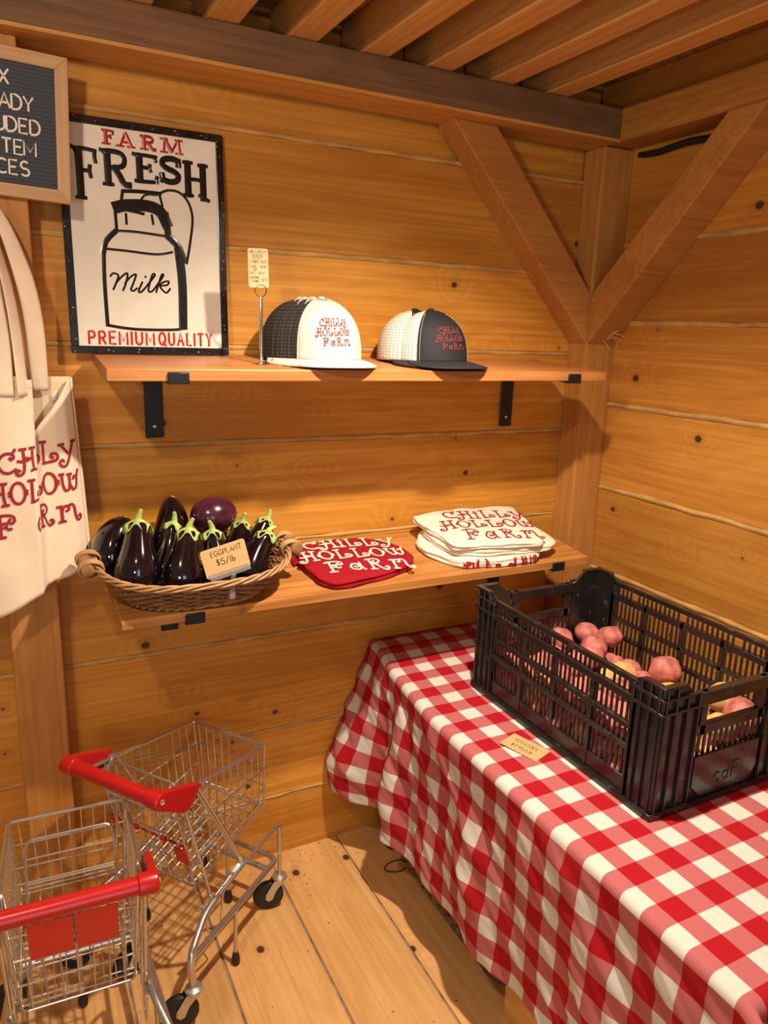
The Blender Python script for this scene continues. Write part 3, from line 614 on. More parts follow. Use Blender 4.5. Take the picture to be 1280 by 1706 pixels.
mb = MB(); slab_letters(mb, [('F', .0891, .4320, .1118, .4590), ('A', .1192, .4310, .1516, .4580), ('R', .1665, .4310, .1981, .4580), ('M', .2108, .4305, .2520, .4585)], .0086, .0075); obj('farm_lettering', mb, 'sign_red', t, so)
mb = MB(); slab_letters(mb, [('F', .0255, .318, .0745, .4190), ('R', .0829, .351, .1430, .4200), ('E', .1490, .364, .1995, .4200), ('S', .2040, .370, .2500, .4200), ('H', .2530, .340, .3105, .4180)], .0150, .0095); obj('fresh_lettering', mb, 'black_gloss', t, so)
mb = MB()
for txt, u0, u1 in (('PREMIUM', .0375, .1745), ('QUALITY', .1860, .3045)):
    hh = .0262; ss, wd = lay_text(txt, hh, .46); k = (u1 - u0) / wd
    ribbons(mb, [[(u0 + a * k, .0215 + b_) for a, b_ in st] for st in ss], .0048, lambda u, v, l: sign_map(u, v, l - .0010), 0, dome=.0014)
obj('quality_lettering', mb, 'sign_red2', t, so)
mb = MB(); rng = random.Random(11)
for k in range(70):   # chipped enamel specks along the border
    e = rng.random()
    if e < .5: u, v = rng.choice([rng.uniform(0, SW)]), rng.choice([.008, SH - .008]) + rng.uniform(-.006, .006)
    else: u, v = rng.choice([.008, SW - .008]) + rng.uniform(-.006, .006), rng.uniform(0, SH)
    r = rng.uniform(.0006, .0022); pts = [sign_map(u + r * math.cos(a) * rng.uniform(.5, 1.2), v + r * math.sin(a) * rng.uniform(.5, 1.2), .0011) for a in [q * PI / 3 for q in range(6)]]
    mb.add(pts, [tuple(range(6))])
o = obj('chipped_specks', mb, 'rust', t, so, smooth=False); o['kind'] = 'stuff'

# ------------------------------------------------------------------ letter board on the post
BX, BZ, BW, BH = .027, 1.864, .264, .264
Rb = Matrix.Rotation(math.radians(2.0), 4, 'Y')
t = thing('letter_board', 'slate felt letter board in a pale wood frame with white letters', 'letter board', (BX, 1.7195, BZ)); t.rotation_euler = (0, math.radians(2.0), 0)
h = BW / 2; fw = .024
mb = MB(); mb.box((-h + fw - .002, -.010, -h + fw - .002), (h - fw + .002, -.001, h - fw + .002))
n = 30
for k in range(n):
    z = -h + fw + (k + .5) * (BH - 2 * fw) / n; mb.tube([(-h + fw, -.0102, z), (h - fw, -.0102, z)], .0026, 6)
obj('felt_panel', mb, 'felt', t)
for nm, pl, mt in (('frame_rail', [(-h, -h), (h, -h), (h - fw, -h + fw), (-h + fw, -h + fw)], 'maple'), ('frame_rail', [(-h, h), (-h + fw, h - fw), (h - fw, h - fw), (h, h)], 'maple'),
               ('frame_stile', [(-h, -h), (-h + fw, -h + fw), (-h + fw, h - fw), (-h, h)], 'maple_z'), ('frame_stile', [(h, -h), (h, h), (h - fw, h - fw), (h - fw, -h + fw)], 'maple_z')):
    mb = MB(); mb.prism([(a, -.0185, b_) for a, b_ in pl], (0, .0175, 0)); obj(nm, mb, mt, t, smooth=False, bevel=.0012)
mb = MB()
for txt, cz in (('TAX', .080), ('ALREADY', .0385), ('INCLUDED', -.0015), ('IN ITEM', -.0405), ('PRICES', -.0775)):
    hh = .0255; ss, wd = lay_text(txt, hh, .22, pitch=.0203)
    for st in ss:
        pts = [Vector((a - wd / 2, -.0126, b_ + cz - hh / 2)) for a, b_ in st]
        mb.tube(pts, .0022, 6)
obj('lettering', mb, 'white_letter', t)

# ------------------------------------------------------------------ price card on its chrome stand
PX, PY = .518, 1.615
pz0 = topz(PY)
t = thing('card_stand', 'slim chrome table stand with a ring clip on the upper shelf', 'card holder', (PX, PY, pz0))
mb = MB(); mb.lathe([(.0195, 0), (.0195, .0012), (.018, .0022), (.005, .0032), (.0045, .006)], (0, 0, .0005), seg=32); obj('base', mb, 'chrome', t)
mb = MB(); mb.lathe([(.0038, .004), (.0038, .140), (.0030, .1425), (.0010, .144)], (0, 0, 0), seg=16); obj('pole', mb, 'chrome', t)
mb = MB()
for dy in (-.0012, .0012): mb.tube([(.0128 * math.sin(a), dy, .1555 + .0128 * math.cos(a)) for a in [q * 2 * PI / 28 for q in range(28)]], .0009, 6, closed=True)
obj('ring_clip', mb, 'chrome', t)
CW, CH_ = .045, .080
t = thing('price_card', 'small cream merch price card held up in the chrome ring clip', 'price card', (PX - .004, PY, pz0 + .162)); t.rotation_euler = (0, math.radians(-1.5), 0)
pl = fillet_closed([(-CW / 2, 0, 0), (CW / 2, 0, 0), (CW / 2, 0, CH_), (-CW / 2, 0, CH_)], .005)
mb = MB(); mb.prism([p + Vector((0, -.0004, 0)) for p in pl], (0, .0008, 0)); obj('card', mb, 'cream_card', t, smooth=False)
mb = MB(); rng = random.Random(2)
def hand(mb, txt, u, v, h, mapf, wdt, gap=.26, maxw=None, slope=0.0):
    ss, wd = lay_text(txt, h, gap, wob=.05, rng=rng); k = 1 if not maxw else maxw / wd
    ribbons(mb, [[(u + a * k, v + b_ + slope * a) for a, b_ in st] for st in ss], wdt, mapf, 0)
mp = lambda u, v, l: Vector((u, -.0007 - l, v))
hand(mb, 'CHILLY HOLLOW', -.020, .0705, .0056, mp, .00055, maxw=.040); hand(mb, 'MERCH', -.014, .0615, .0066, mp, .0007, maxw=.023)
ribbons(mb, [[(-.0135, .0588), (.0095, .0592)]], .0006, mp, 0)
hand(mb, 'T-SHIRT', -.0195, .0500, .0056, mp, .00062, maxw=.021); hand(mb, '-$20', .004, .0500, .0056, mp, .00062, maxw=.0155)
hand(mb, 'TANK', -.0195, .0405, .0054, mp, .00062, maxw=.014); hand(mb, 'TOP', -.0125, .0345, .0048, mp, .00062, maxw=.009); hand(mb, '-$18', .0015, .0400, .0056, mp, .00062, maxw=.0155)
hand(mb, 'HAT', -.0185, .0270, .0056, mp, .00062, maxw=.011); hand(mb, '-$15', -.003, .0270, .0056, mp, .00062, maxw=.016)
hand(mb, 'GRAPHIC', -.0180, .0180, .0050, mp, .00062, maxw=.019); hand(mb, 'T-SHIRT', -.0170, .0105, .0050, mp, .00062, maxw=.018); hand(mb, '-$25', .0035, .0130, .0060, mp, .00062, maxw=.0165)
obj('handwriting', mb, 'ink', t, smooth=False)

# ------------------------------------------------------------------ trucker caps
def make_cap(front_mat, mesh_mat, button_mat, logo_mat, label, group, loc, rz, logo=True, h=.136, brim_mat=None, stitch=None, half=56):
    t = thing('trucker_cap', label, 'cap', loc, rz, group)
    a, bf, bb, z0 = .091, .098, .092, .015
    def base(phi):
        c_, s_ = math.cos(phi), math.sin(phi); return a * s_, -(bf if c_ > 0 else bb) * c_
    def crown(phi, tt, l=0.0):
        s_ = max(0.0, 1 - tt ** 3.0) ** 0.58; x, y = base(phi)
        fr = max(0.0, math.cos(phi)); lean = .012 * tt * fr
        hh = h * (1 - .03 * (1 - fr) * (1 - tt))
        p = Vector((x * s_, y * s_ + lean, z0 + hh * tt)); nrm = Vector((x, y, .02 + .25 * tt ** 4)).normalized()
        return p + nrm * l
    lim = math.radians(half)
    mb = MB(); mb.grid(32, 18, lambda u, v: crown(-lim + 2 * lim * u, v * .995))
    obj('front_panel', mb, front_mat, t, solid=.003, angle=70)
    mb = MB(); uv = []
    nu, nv = 44, 18
    mb.grid(nu, nv, lambda u, v: crown(lim + (2 * PI - 2 * lim) * u, v * .995))
    uv = [(i / nu * 1.6, j / nv * .7) for j in range(nv + 1) for i in range(nu + 1)]
    obj('mesh_back', mb, mesh_mat, t, solid=.002, uvs=uv, angle=70)
    for sg in (-1, 1): obj('seam_piping', MB().tube([crown(sg * lim, k / 20 * .985, .0015) for k in range(21)], .0018, 6), front_mat, t)
    if stitch:
        for sg in (-1, 1):
            mb = MB()
            for k in range(30):
                f = k / 30 * .93; mb.tube([crown(sg * (lim - .055), f, .0022), crown(sg * (lim - .055), f + .017, .0022)], .0007, 4)
            obj('topstitching', mb, stitch, t)
    mb = MB(); mb.lathe([(.009, 0), (.0088, .003), (.006, .0055), (.001, .006)], crown(0, 1.0) + Vector((0, .012 * -1, -.001)), seg=20); obj('button', mb, button_mat, t)
    bm_ = brim_mat or front_mat
    mb = MB()
    def brim(u, v):
        th = math.radians(-88 + 176 * u); ix, iy = base(th * .84)
        ox = .101 * math.sin(th); oy = -.050 - .116 * max(0, math.cos(th)) ** .72
        x = ix + (ox - ix) * v; y = iy + (oy - iy) * v
        return Vector((x, y, z0 + .001 - .011 * v * (math.cos(th) ** .5 if math.cos(th) > 0 else 0) - .45 * x * x * v))
    mb.grid(40, 10, brim); obj('brim', mb, bm_, t, solid=.0034, bevel=0, angle=60)
    if logo:
        mb = MB()
        ss = logo_strokes(.0168, 1.28, .10, .03)
        def mf(u, v, l):
            phi = u / .098; return crown(phi, .46 + v / .142, .0030 + l)
        ribbons(mb, ss, .0018, mf, 4, dome=.0004); obj('embroidery', mb, logo_mat, t)
    return t
WL = ['front white foam cap with black mesh, red embroidered logo facing out', 'second white cap nested behind the front white cap, its button showing', 'third white cap nested in the stack, only brim edge and mesh showing', 'rearmost white cap of the stack, furthest left by the chrome stand']
for k in range(4):
    y = (1.642, 1.667, 1.685, 1.700)[k]
    make_cap('hat_white', 'mesh_black', 'hat_white', 'thread_red', WL[k], 'stack of white caps', (.671 - (0, .013, .024, .031)[k], y, topz(1.60) - .0035 - .0003 * k), math.radians(-1), logo=(k == 0), half=56 if k == 0 else 38)
BL_ = ['front black cap with white mesh and red embroidered logo facing out', 'second black cap with white mesh nested behind the front black cap']
for k in range(2):
    make_cap('hat_black', 'mesh_white', 'hat_black', 'thread_red2', BL_[k], 'stack of black caps', (.962 - .021 * k, 1.640 + .044 * k, topz(1.60) - .0035 - .0003 * k), math.radians(7), logo=(k == 0), h=.122, stitch='stitch', half=56 if k == 0 else 38)

# ------------------------------------------------------------------ wicker basket of eggplants
TILT = math.atan((LB - LF) / (1.7945 - LY))
KX, KY = .355, 1.608
t = thing('wicker_basket', 'oval wicker basket with wooden side handles holding eggplants', 'basket', (KX, KY, lowz(KY) + .0015)); t.rotation_euler = (TILT, 0, 0)
def ring(A, B, z, n=180, ex=2.5, amp=0, wav=0, ph=0, sag=0):
    out = []
    for i in range(n):
        a = 2 * PI * i / n; c_, s_ = math.cos(a), math.sin(a); r = amp * math.sin(wav * a + ph)
        x = (A + r) * math.copysign(abs(c_) ** (2 / ex), c_); y = (B + r) * math.copysign(abs(s_) ** (2 / ex), s_)
        out.append(Vector((x, y, z + sag * abs(c_) ** 3)))
    return out
A0, B0, A1, B1, HB = .148, .098, .205, .142, .074
mb = MB(); rows = 9
for r in range(rows):
    f = (r + .5) / rows; g = f ** .8
    for d in (0, 1):
        mb.tube(ring(A0 + (A1 - A0) * g, B0 + (B1 - B0) * g, .006 + (HB - .012) * f + d * .0028, 200, 2.5, .0042, 25, PI * ((r + d) % 2), .012 * f), .0030, 6, closed=True)
obj('woven_side', mb, 'wicker', t)
mb = MB(); n = 50
for k in range(n):
    a = 2 * PI * (k + .5) / n
    def rp(f):
        g = f ** .8; A, B = A0 + (A1 - A0) * g, B0 + (B1 - B0) * g; c_, s_ = math.cos(a), math.sin(a)
        return Vector((A * math.copysign(abs(c_) ** .8, c_), B * math.copysign(abs(s_) ** .8, s_), .003 + HB * f + .012 * f * abs(c_) ** 3))
    mb.tube([rp(q / 5) for q in range(6)], .0023, 5)
obj('stakes', mb, 'wicker', t)
mb = MB()
for s in range(4):
    base_ = ring(A1 + .004, B1 + .004, HB, 260, 2.5, 0, 0, 0, .012); out = []
    for i, p in enumerate(base_):
        a = 2 * PI * i / 260; tw = a * 9 + s * PI / 2; rad = Vector((p.x / A1, p.y / B1, 0)).normalized()
        out.append(p + rad * (.0050 * math.cos(tw)) + Vector((0, 0, .0056 * math.sin(tw))))
    mb.tube(out, .0030, 7, closed=True)
obj('braided_rim', mb, 'wicker_rim', t)
mb = MB()
for s in range(2):
    base_ = ring(A0 + .002, B0 + .002, .0062, 220, 2.5); out = []
    for i, p in enumerate(base_):
        a = 2 * PI * i / 220; tw = a * 22 + s * PI; rad = Vector((p.x / A0, p.y / B0, 0)).normalized(); out.append(p + rad * (.004 * math.cos(tw)) + Vector((0, 0, .0032 * math.sin(tw))))
    mb.tube(out, .0038, 6, closed=True)
obj('foot_ring', mb, 'wicker_rim', t)
mb = MB(); pts = ring(A0, B0, .004, 60); mb.prism(pts, (0, 0, .003)); obj('woven_base', mb, 'wicker', t)
for sg in (-1, 1):
    mb = MB(); mb.lathe([(.010, -.042), (.0135, -.040), (.0142, -.02), (.0135, .0), (.0145, .02), (.0138, .040), (.010, .042)], (sg * (A1 + .022), 0, HB + .014), (0, 1, 0), 18); hd = obj('grip', mb, 'bark', t)
    for yy in (-.026, .026):
        mb = MB()
        for q in range(4):
            c_ = Vector((sg * (A1 + .014), yy + (q - 1.5) * .0048, HB + .012)); mb.tube([c_ + Vector((.0245 * math.cos(a), 0, .0175 * math.sin(a))) for a in [i * 2 * PI / 20 for i in range(20)]], .0023, 6, closed=True)
        obj('cane_wrap', mb, 'wicker_rim', hd)

def eggplant(label, T, B, R, calyx=True, stem=(0.1, -.2, 1), mat='eggplant', seed=0):
    T, B = Vector(T), Vector(B); ax = (B - T); L = ax.length + R * .35; q = Vector((0, 0, -1)).rotation_difference(ax.normalized()); rng = random.Random(seed)
    t = thing('eggplant', label, 'eggplant', T, group='eggplants in the wicker basket')
    prof = [(0, .10), (.0, .40), (.06, .52), (.16, .58), (.30, .66), (.45, .80), (.60, .94), (.74, 1.0), (.85, .94), (.93, .74), (.98, .42), (1.0, .12)]
    if not calyx: prof = [(0, .05), (.0, .22), (.05, .48), (.14, .72), (.28, .90), (.45, 1.0), (.60, 1.0), (.74, .93), (.86, .76), (.94, .52), (.985, .26), (1.0, .08)]
    bend = rng.uniform(-.12, .12) * L; ba = rng.uniform(0, 6.28)
    vs = []; fs = []; seg = 28; dense = []
    for i in range(len(prof) - 1):
        for k in range(3):
            f = k / 3; dense.append((prof[i][0] * (1 - f) + prof[i + 1][0] * f, prof[i][1] * (1 - f) + prof[i + 1][1] * f))
    dense.append(prof[-1])
    # soften the profile
    for _ in range(3): dense = [dense[0]] + [((dense[i - 1][0] + 2 * dense[i][0] + dense[i + 1][0]) / 4, (dense[i - 1][1] + 2 * dense[i][1] + dense[i + 1][1]) / 4) for i in range(1, len(dense) - 1)] + [dense[-1]]
    mb = MB(); 
    for f, r in dense:
        c_ = Vector((math.cos(ba), math.sin(ba), 0)) * bend * math.sin(PI * f)
        for k in range(seg):
            a = 2 * PI * k / seg; rr = R * r * (1 + .03 * math.sin(3 * a + seed)); vs.append(q @ (Vector((rr * math.cos(a), rr * math.sin(a), -L * f)) + c_))
    for i in range(len(dense) - 1):
        for k in range(seg): fs.append((i * seg + k, i * seg + (k + 1) % seg, (i + 1) * seg + (k + 1) % seg, (i + 1) * seg + k))
    fs += [tuple(range(seg)), tuple((len(dense) - 1) * seg + k for k in range(seg))]
    mb.add(vs, fs); obj('skin', mb, mat, t, angle=60)
    if calyx:
        mb = MB(); nl = 5; r0 = R * .44; rings_ = 7; sg = 40; vs = []; fs = []
        for i in range(rings_):
            f = i / (rings_ - 1)
            for k in range(sg):
                a = 2 * PI * k / sg; lobe = .5 + .5 * math.cos(nl * a); ext = (.36 + .55 * lobe ** 1.5) * f
                z = .006 - ext * R * .75 * (f ** .6); dep = max(0, .006 - z); rr = R * .13 * (1 - f) + f * R * (.40 + .75 * dep / L + (.10 if dep / L > .06 else 1.6 * dep / L)) + .0016 * f
                vs.append(q @ Vector((rr * math.cos(a), rr * math.sin(a), z)))
        for i in range(rings_ - 1):
            for k in range(sg): fs.append((i * sg + k, i * sg + (k + 1) % sg, (i + 1) * sg + (k + 1) % sg, (i + 1) * sg + k))
        mb.add(vs, fs); sd = Vector(stem).normalized()
        cy = obj('calyx', mb, 'calyx', t, solid=.0016, angle=60)
        mb = MB(); u = q @ Vector((0, 0, 1)); p0 = u * .001; mb.tube(smooth_pts([p0, p0 + u * .007, p0 + u * .011 + sd * .007, p0 + u * .012 + sd * .016], 5), [.0085 - .0003 * i for i in range(16)], 10)
        obj('stem', mb, 'calyx', cy)
    else:
        mb = MB(); mb.lathe([(R * .16, -.001), (R * .12, .0025), (.001, .003)], q @ Vector((0, 0, .0)), q @ Vector((0, 0, 1)), 12); obj('blossom_scar', mb, 'bark', t)
    return t
EGG = [
 ('large upright eggplant at the front left of the basket with green cap', (.236, 1.585, 1.092), (.220, 1.545, .967), .047, True, (.35, -.3, 1), 'eggplant'),
 ('round dark eggplant at the left end behind the large upright one', (.222, 1.675, 1.082), (.185, 1.63, .985), .047, False, (0, 0, 1), 'eggplant'),
 ('tall eggplant pointing up at the back of the basket, no green cap showing', (.338, 1.73, 1.108), (.287, 1.69, .983), .040, False, (0, 0, 1), 'eggplant'),
 ('slim eggplant between the two large front ones with green cap', (.318, 1.63, 1.069), (.275, 1.59, .948), .033, True, (-.1, -.2, 1), 'eggplant'),
 ('upright eggplant in the front centre left of the price card', (.337, 1.565, 1.070), (.318, 1.535, .948), .043, True, (.55, -.3, .9), 'eggplant'),
 ('purple eggplant lying sideways on top of the heap', (.478, 1.69, 1.072), (.385, 1.70, 1.062), .043, False, (0, 0, 1), 'eggplant2'),
 ('eggplant hidden behind the price card, green cap showing above it', (.400, 1.612, 1.048), (.396, 1.57, .935), .040, True, (-.5, -.3, 1), 'eggplant'),
 ('eggplant at the back right mostly hidden behind the price card', (.501, 1.72, 1.033), (.480, 1.69, .962), .038, True, (.2, -.5, .8), 'eggplant'),
 ('eggplant at the right front with its stem pointing right', (.528, 1.605, 1.034), (.474, 1.57, .933), .043, True, (.9, -.2, .2), 'eggplant'),
 ('eggplant behind the right front one with its stem pointing up', (.554, 1.69, 1.043), (.509, 1.67, .974), .036, True, (.1, -.2, 1), 'eggplant'),
]
for i, e in enumerate(EGG): eggplant(*e, seed=i)

# price card in a clear clip on the basket rim
cl = thing('card_clip', 'clear plastic clip standing on the basket rim, gripping the eggplant card', 'clip', (.402, 1.462, .962))
mb = MB(); mb.box((-.006, -.004, -.022), (.006, -.001, .010)); mb.box((-.006, .010, -.022), (.006, .013, .006)); mb.box((-.006, -.004, .006), (.006, .013, .010)); obj('jaw', mb, 'clear', cl, bevel=.001)
mb = MB(); mb.tube([(0, .002, .008), (.0, .0, .020), (.004, -.002, .032)], .0045, 10); obj('neck', mb, 'clear', cl)
mb = MB(); Rt = Matrix.Rotation(math.radians(-13), 4, 'Y')
mb.box((-.042, -.0035, .0), (.046, -.0012, .017), Matrix.Translation((-.004, 0, .030)) @ Rt); mb.box((-.042, .0012, .0), (.046, .0035, .022), Matrix.Translation((-.004, 0, .030)) @ Rt); obj('holder_bar', mb, 'clear', cl, bevel=.0008)
t = thing('price_card', 'kraft price card for eggplant held in the clear clip', 'price card', (.3985, 1.462, .999)); t.rotation_euler = (math.radians(-4), math.radians(-13), 0)
pl = fillet_closed([(-.050, 0, 0), (.046, 0, 0), (.046, 0, .062), (-.050, 0, .062)], .006)
mb = MB(); mb.prism([p + Vector((0, -.0005, 0)) for p in pl], (0, .001, 0)); obj('card', mb, 'kraft', t, smooth=False)
mb = MB(); mp = lambda u, v, l: Vector((u, -.0009 - l, v))
hand(mb, 'EGGPLANT', -.030, .0430, .0115, mp, .0013, maxw=.066); hand(mb, '$5/lb', -.022, .0225, .0135, mp, .0015, maxw=.040)
obj('handwriting', mb, 'ink', t, smooth=False)

# ------------------------------------------------------------------ folded shirts
from mathutils import noise as mnoise
def folded(name, label, outline, h0, h1, mat, seed, group=None, base=lowz, puff=.004, wr=.003, layers=0, cat='shirt', subdiv=6):
    cx = sum(p[0] for p in outline) / len(outline); cy = sum(p[1] for p in outline) / len(outline)
    fl = fillet_closed([(p[0], p[1], 0) for p in outline], .013, 4); sm = []
    for i in range(len(fl)):
        a_, b_ = fl[i], fl[(i + 1) % len(fl)]; k_ = max(1, int((b_ - a_).length / .006)); sm += [a_.lerp(b_, q / k_) for q in range(k_)]
    for p in sm:
        d_ = Vector((p.x - cx, p.y - cy, 0)).normalized(); p += d_ * (.0045 * mnoise.noise(Vector((p.x * 11 + seed, p.y * 11, .3))) + .0018 * mnoise.noise(Vector((p.x * 40, p.y * 40, seed))))
    def hn(x, y): 
        return wr * mnoise.noise(Vector((x * 14 + seed, y * 14, seed * 3.1))) + wr * .6 * mnoise.noise(Vector((x * 34, y * 34 + seed, 1.7)))
    prof = [(0, 1), (.15, 1), (.3, 1), (.45, 1), (.58, 1), (.7, 1), (.8, 1), (.88, .99), (.95, .97), (.982, .90), (.998, .78), (1.0, .66), (.990, .57), (.975, .53), (.985, .48), (.998, .38), (.996, .22), (.985, .10), (.965, .02), (.9, .0), (.5, .0), (0, 0)]
    mb = MB(); n = len(sm); vs = []; fs = []
    for f, hh in prof:
        for i, p in enumerate(sm):
            x = cx + (p.x - cx) * f; y = cy + (p.y - cy) * f
            w_ = 1 if hh > .6 else hh
            z = base(y) + h0 + (h1 - h0) * hh + (hn(x, y) + puff * (1 - f * f)) * (hh if hh > .3 else 0)
            if .01 < hh < .98:
                d = Vector((p.x - cx, p.y - cy, 0)).normalized(); k = .0048 * mnoise.noise(Vector((p.x * 16, p.y * 16, hh * 5 + seed))); x += d.x * k; y += d.y * k
            vs.append((x, y, z))
    for j in range(len(prof) - 1):
        for i in range(n): fs.append((j * n + i, j * n + (i + 1) % n, (j + 1) * n + (i + 1) % n, (j + 1) * n + i))
    mb.add(vs, fs)
    t = thing(name, label, cat, (cx, cy, base(cy) + h0), group=group)
    obj('folded_body', mb, mat, t, (cx, cy, base(cy) + h0), angle=70)
    def top(x, y):
        # fraction towards the outline, for the puff
        dx, dy = x - cx, y - cy; a = math.atan2(dy, dx); best = None
        for p in sm:
            d = abs(((math.atan2(p.y - cy, p.x - cx) - a + PI) % (2 * PI)) - PI)
            if best is None or d < best[0]: best = (d, p)
        f = min(1, math.hypot(dx, dy) / max(1e-6, math.hypot(best[1].x - cx, best[1].y - cy)))
        e = 1.0 if f < .88 else 1 - (f - .88) * .6
        return base(y) + h0 + (h1 - h0) * e + hn(x, y) + puff * (1 - f * f)
    return t, Vector((cx, cy, base(cy) + h0)), top
def print_logo(t, o, top, cx, cy, rot, h, wdt, mat, skew=0.0, gap=.1, lift=.0012):
    mb = MB(); c_, s_ = math.cos(rot), math.sin(rot)
    def mf(u, v, l):
        u2 = u + skew * v; x = cx + u2 * c_ - v * s_; y = cy + u2 * s_ + v * c_
        return Vector((x, y, top(x, y) + lift + l)) - o
    ribbons(mb, logo_strokes(h, 1.3, gap), wdt, mf, 4); obj('printed_logo', mb, mat, t)
t, o, tp = folded('folded_shirt', 'red folded t-shirt with cream curly lettering on the lower shelf', [(.632, 1.535), (.655, 1.507), (.70, 1.505), (.797, 1.527), (.895, 1.556), (.922, 1.60), (.918, 1.65), (.893, 1.715), (.83, 1.745), (.74, 1.748), (.635, 1.728), (.622, 1.64)], .001, .023, 'shirt_red', 3, puff=.002, wr=.0022)
print_logo(t, o, tp, .778, 1.640, math.radians(-6), .053, .0058, 'print_cream')
mb = MB(); mb.grid(10, 6, lambda u, v: Vector((.612 + .03 * u, 1.655 + .045 * v, lowz(1.66) + .002 + .010 * math.sin(PI * u) + .002 * math.sin(7 * v))) - o); obj('sleeve', mb, 'shirt_red', t, solid=.003)
G = 'cream t-shirts folded on the lower shelf'
t, o, tp = folded('folded_shirt', 'lowest cream t-shirt of the folded pile, red print on its front fold', [(1.01, 1.538), (1.05, 1.520), (1.15, 1.509), (1.248, 1.507), (1.272, 1.53), (1.28, 1.62), (1.27, 1.74), (1.15, 1.752), (1.02, 1.745), (.972, 1.68), (.968, 1.62)], .001, .024, 'shirt_cream', 5, G, wr=.003)
mb = MB(); ss = logo_strokes(.050, 1.3, .06, lines=['HOLLOW'], shift=(0,), spread=(1,))
def mf(u, v, l):
    f = (u + .135) / .27; x = 1.020 + .235 * f; y = 1.530 - .024 * min(1, f * 1.6); vv = v + .012
    if vv < .022: return Vector((x, y - .0035 - .002 * math.sin(PI * max(0, min(1, vv / .022))), lowz(y) + .001 + max(.001, vv))) - o
    return Vector((x, y + (vv - .022), lowz(y) + .0245)) - o
ribbons(mb, ss, .0068, mf, 4); obj('printed_logo', mb, 'print_red', t)
folded('folded_shirt', 'middle cream t-shirt of the folded pile, plain front edge', [(1.014, 1.556), (1.10, 1.527), (1.20, 1.516), (1.295, 1.513), (1.338, 1.54), (1.352, 1.60), (1.345, 1.75), (1.2, 1.77), (1.03, 1.76), (1.0, 1.69), (1.003, 1.61)], .025, .043, 'shirt_cream', 8, G, wr=.003)
t, o, tp = folded('folded_shirt', 'top cream t-shirt of the folded pile with dark red curly lettering', [(1.008, 1.545), (1.12, 1.523), (1.262, 1.503), (1.292, 1.54), (1.315, 1.63), (1.343, 1.755), (1.29, 1.782), (1.22, 1.774), (1.16, 1.785), (1.08, 1.775), (1.000, 1.758), (.998, 1.66), (1.012, 1.60)], .044, .062, 'shirt_cream', 11, G, puff=.006, wr=.004)
print_logo(t, o, tp, 1.190, 1.640, math.radians(-10), .054, .0054, 'print_red', skew=.10)

# ------------------------------------------------------------------ tote bag hanging on the post
t = thing('tote_bag', 'natural canvas tote bag with dark red curly lettering hanging from a peg on the post', 'bag', (0.0, 1.67, 1.38))
to = Vector((0.0, 1.67, 1.38))
# front sheet: across-the-cloth parameter s (metres) -> plan position, with one deep pleat
FS = [(-.205, -.205, 1.652), (-.10, -.10, 1.636), (.0, .0, 1.630), (.045, .045, 1.634), (.056, .0545, 1.640), (.066, .045, 1.652), (.083, .030, 1.662), (.108, .054, 1.663), (.145, .090, 1.661), (.170, .110, 1.668), (.193, .1285, 1.690)]
def plan(s):
    for (a, xa, ya), (b_, xb, yb) in zip(FS, FS[1:]):
        if s <= b_:
            f = (s - a) / (b_ - a); return xa + (xb - xa) * f, ya + (yb - ya) * f
    return FS[-1][1], FS[-1][2]
def ztop(s): return 1.382 + .004 * math.sin(20 * s) if s <= .056 else (1.382 - .100 * min(1, (s - .056) / .040) if s < .104 else 1.282 + .103 * min(1, (s - .104) / .086) ** 1.05)
def zbot(s): return .905 + .012 * math.sin(9 * s + 1) if s < -.05 else .905 + .084 * ((s + .05) / .243) ** 1.15 + .006 * math.sin(30 * s)
def front(s, z):
    x, y = plan(s); f = (1.385 - z) / .46
    x2 = x + (.018 * f if s > .11 else .0) * min(1, max(0, (s - .11) / .06))
    pl = max(0, 1 - f * 1.15)     # the pleat opens out towards the bottom
    if .045 < s < .125: x2 = x2 * pl + (.045 + (s - .045) * .325) * (1 - pl)
    y2 = y - .010 * math.sin(PI * min(1, max(0, f))) + .004 * math.sin(18 * s + 5 * f) + .003 * math.sin(40 * s - 7 * f)
    return Vector((x2, y2, z))
mb = MB(); nu, nv = 90, 46
mb.grid(nu, nv, lambda u, v: front(-.205 + .398 * u, ztop(-.205 + .398 * u) * (1 - v) + zbot(-.205 + .398 * u) * v) - to)
obj('front_panel', mb, 'canvas', t, solid=.0016, angle=80)
mb = MB()
def back(u, v):
    x = -.215 + .345 * u; y = 1.706 - .006 * math.sin(PI * v) + .003 * math.sin(25 * u)
    f = v; x2 = x + .018 * f * max(0, u - .6) / .4
    return Vector((x2, y, 1.388 * (1 - v) + (zbot(-.205 + .398 * u) + .006) * v)) - to
mb.grid(60, 30, back); obj('back_panel', mb, 'canvas_in', t, solid=.0016, angle=80)
mb = MB(); mb.grid(6, 30, lambda u, v: (front(.193, ztop(.193) * (1 - v) + zbot(.193) * v) * (1 - u) + Vector((.130 + .018 * v, 1.706 - .006 * math.sin(PI * v), 1.388 * (1 - v) + (zbot(.193) + .006) * v)) * u + Vector((.004 * math.sin(PI * u), 0, 0))) - to)
obj('side_seam', mb, 'canvas', t, solid=.0014, angle=80)
mb = MB(); hem = []
for k in range(61):
    s = -.205 + .26 * k / 60; hem.append(front(s, ztop(s) - .016) + Vector((0, -.0012, 0)) - to)
mb.tube(hem, .0007, 4); obj('hem_stitching', mb, 'stitch', t)
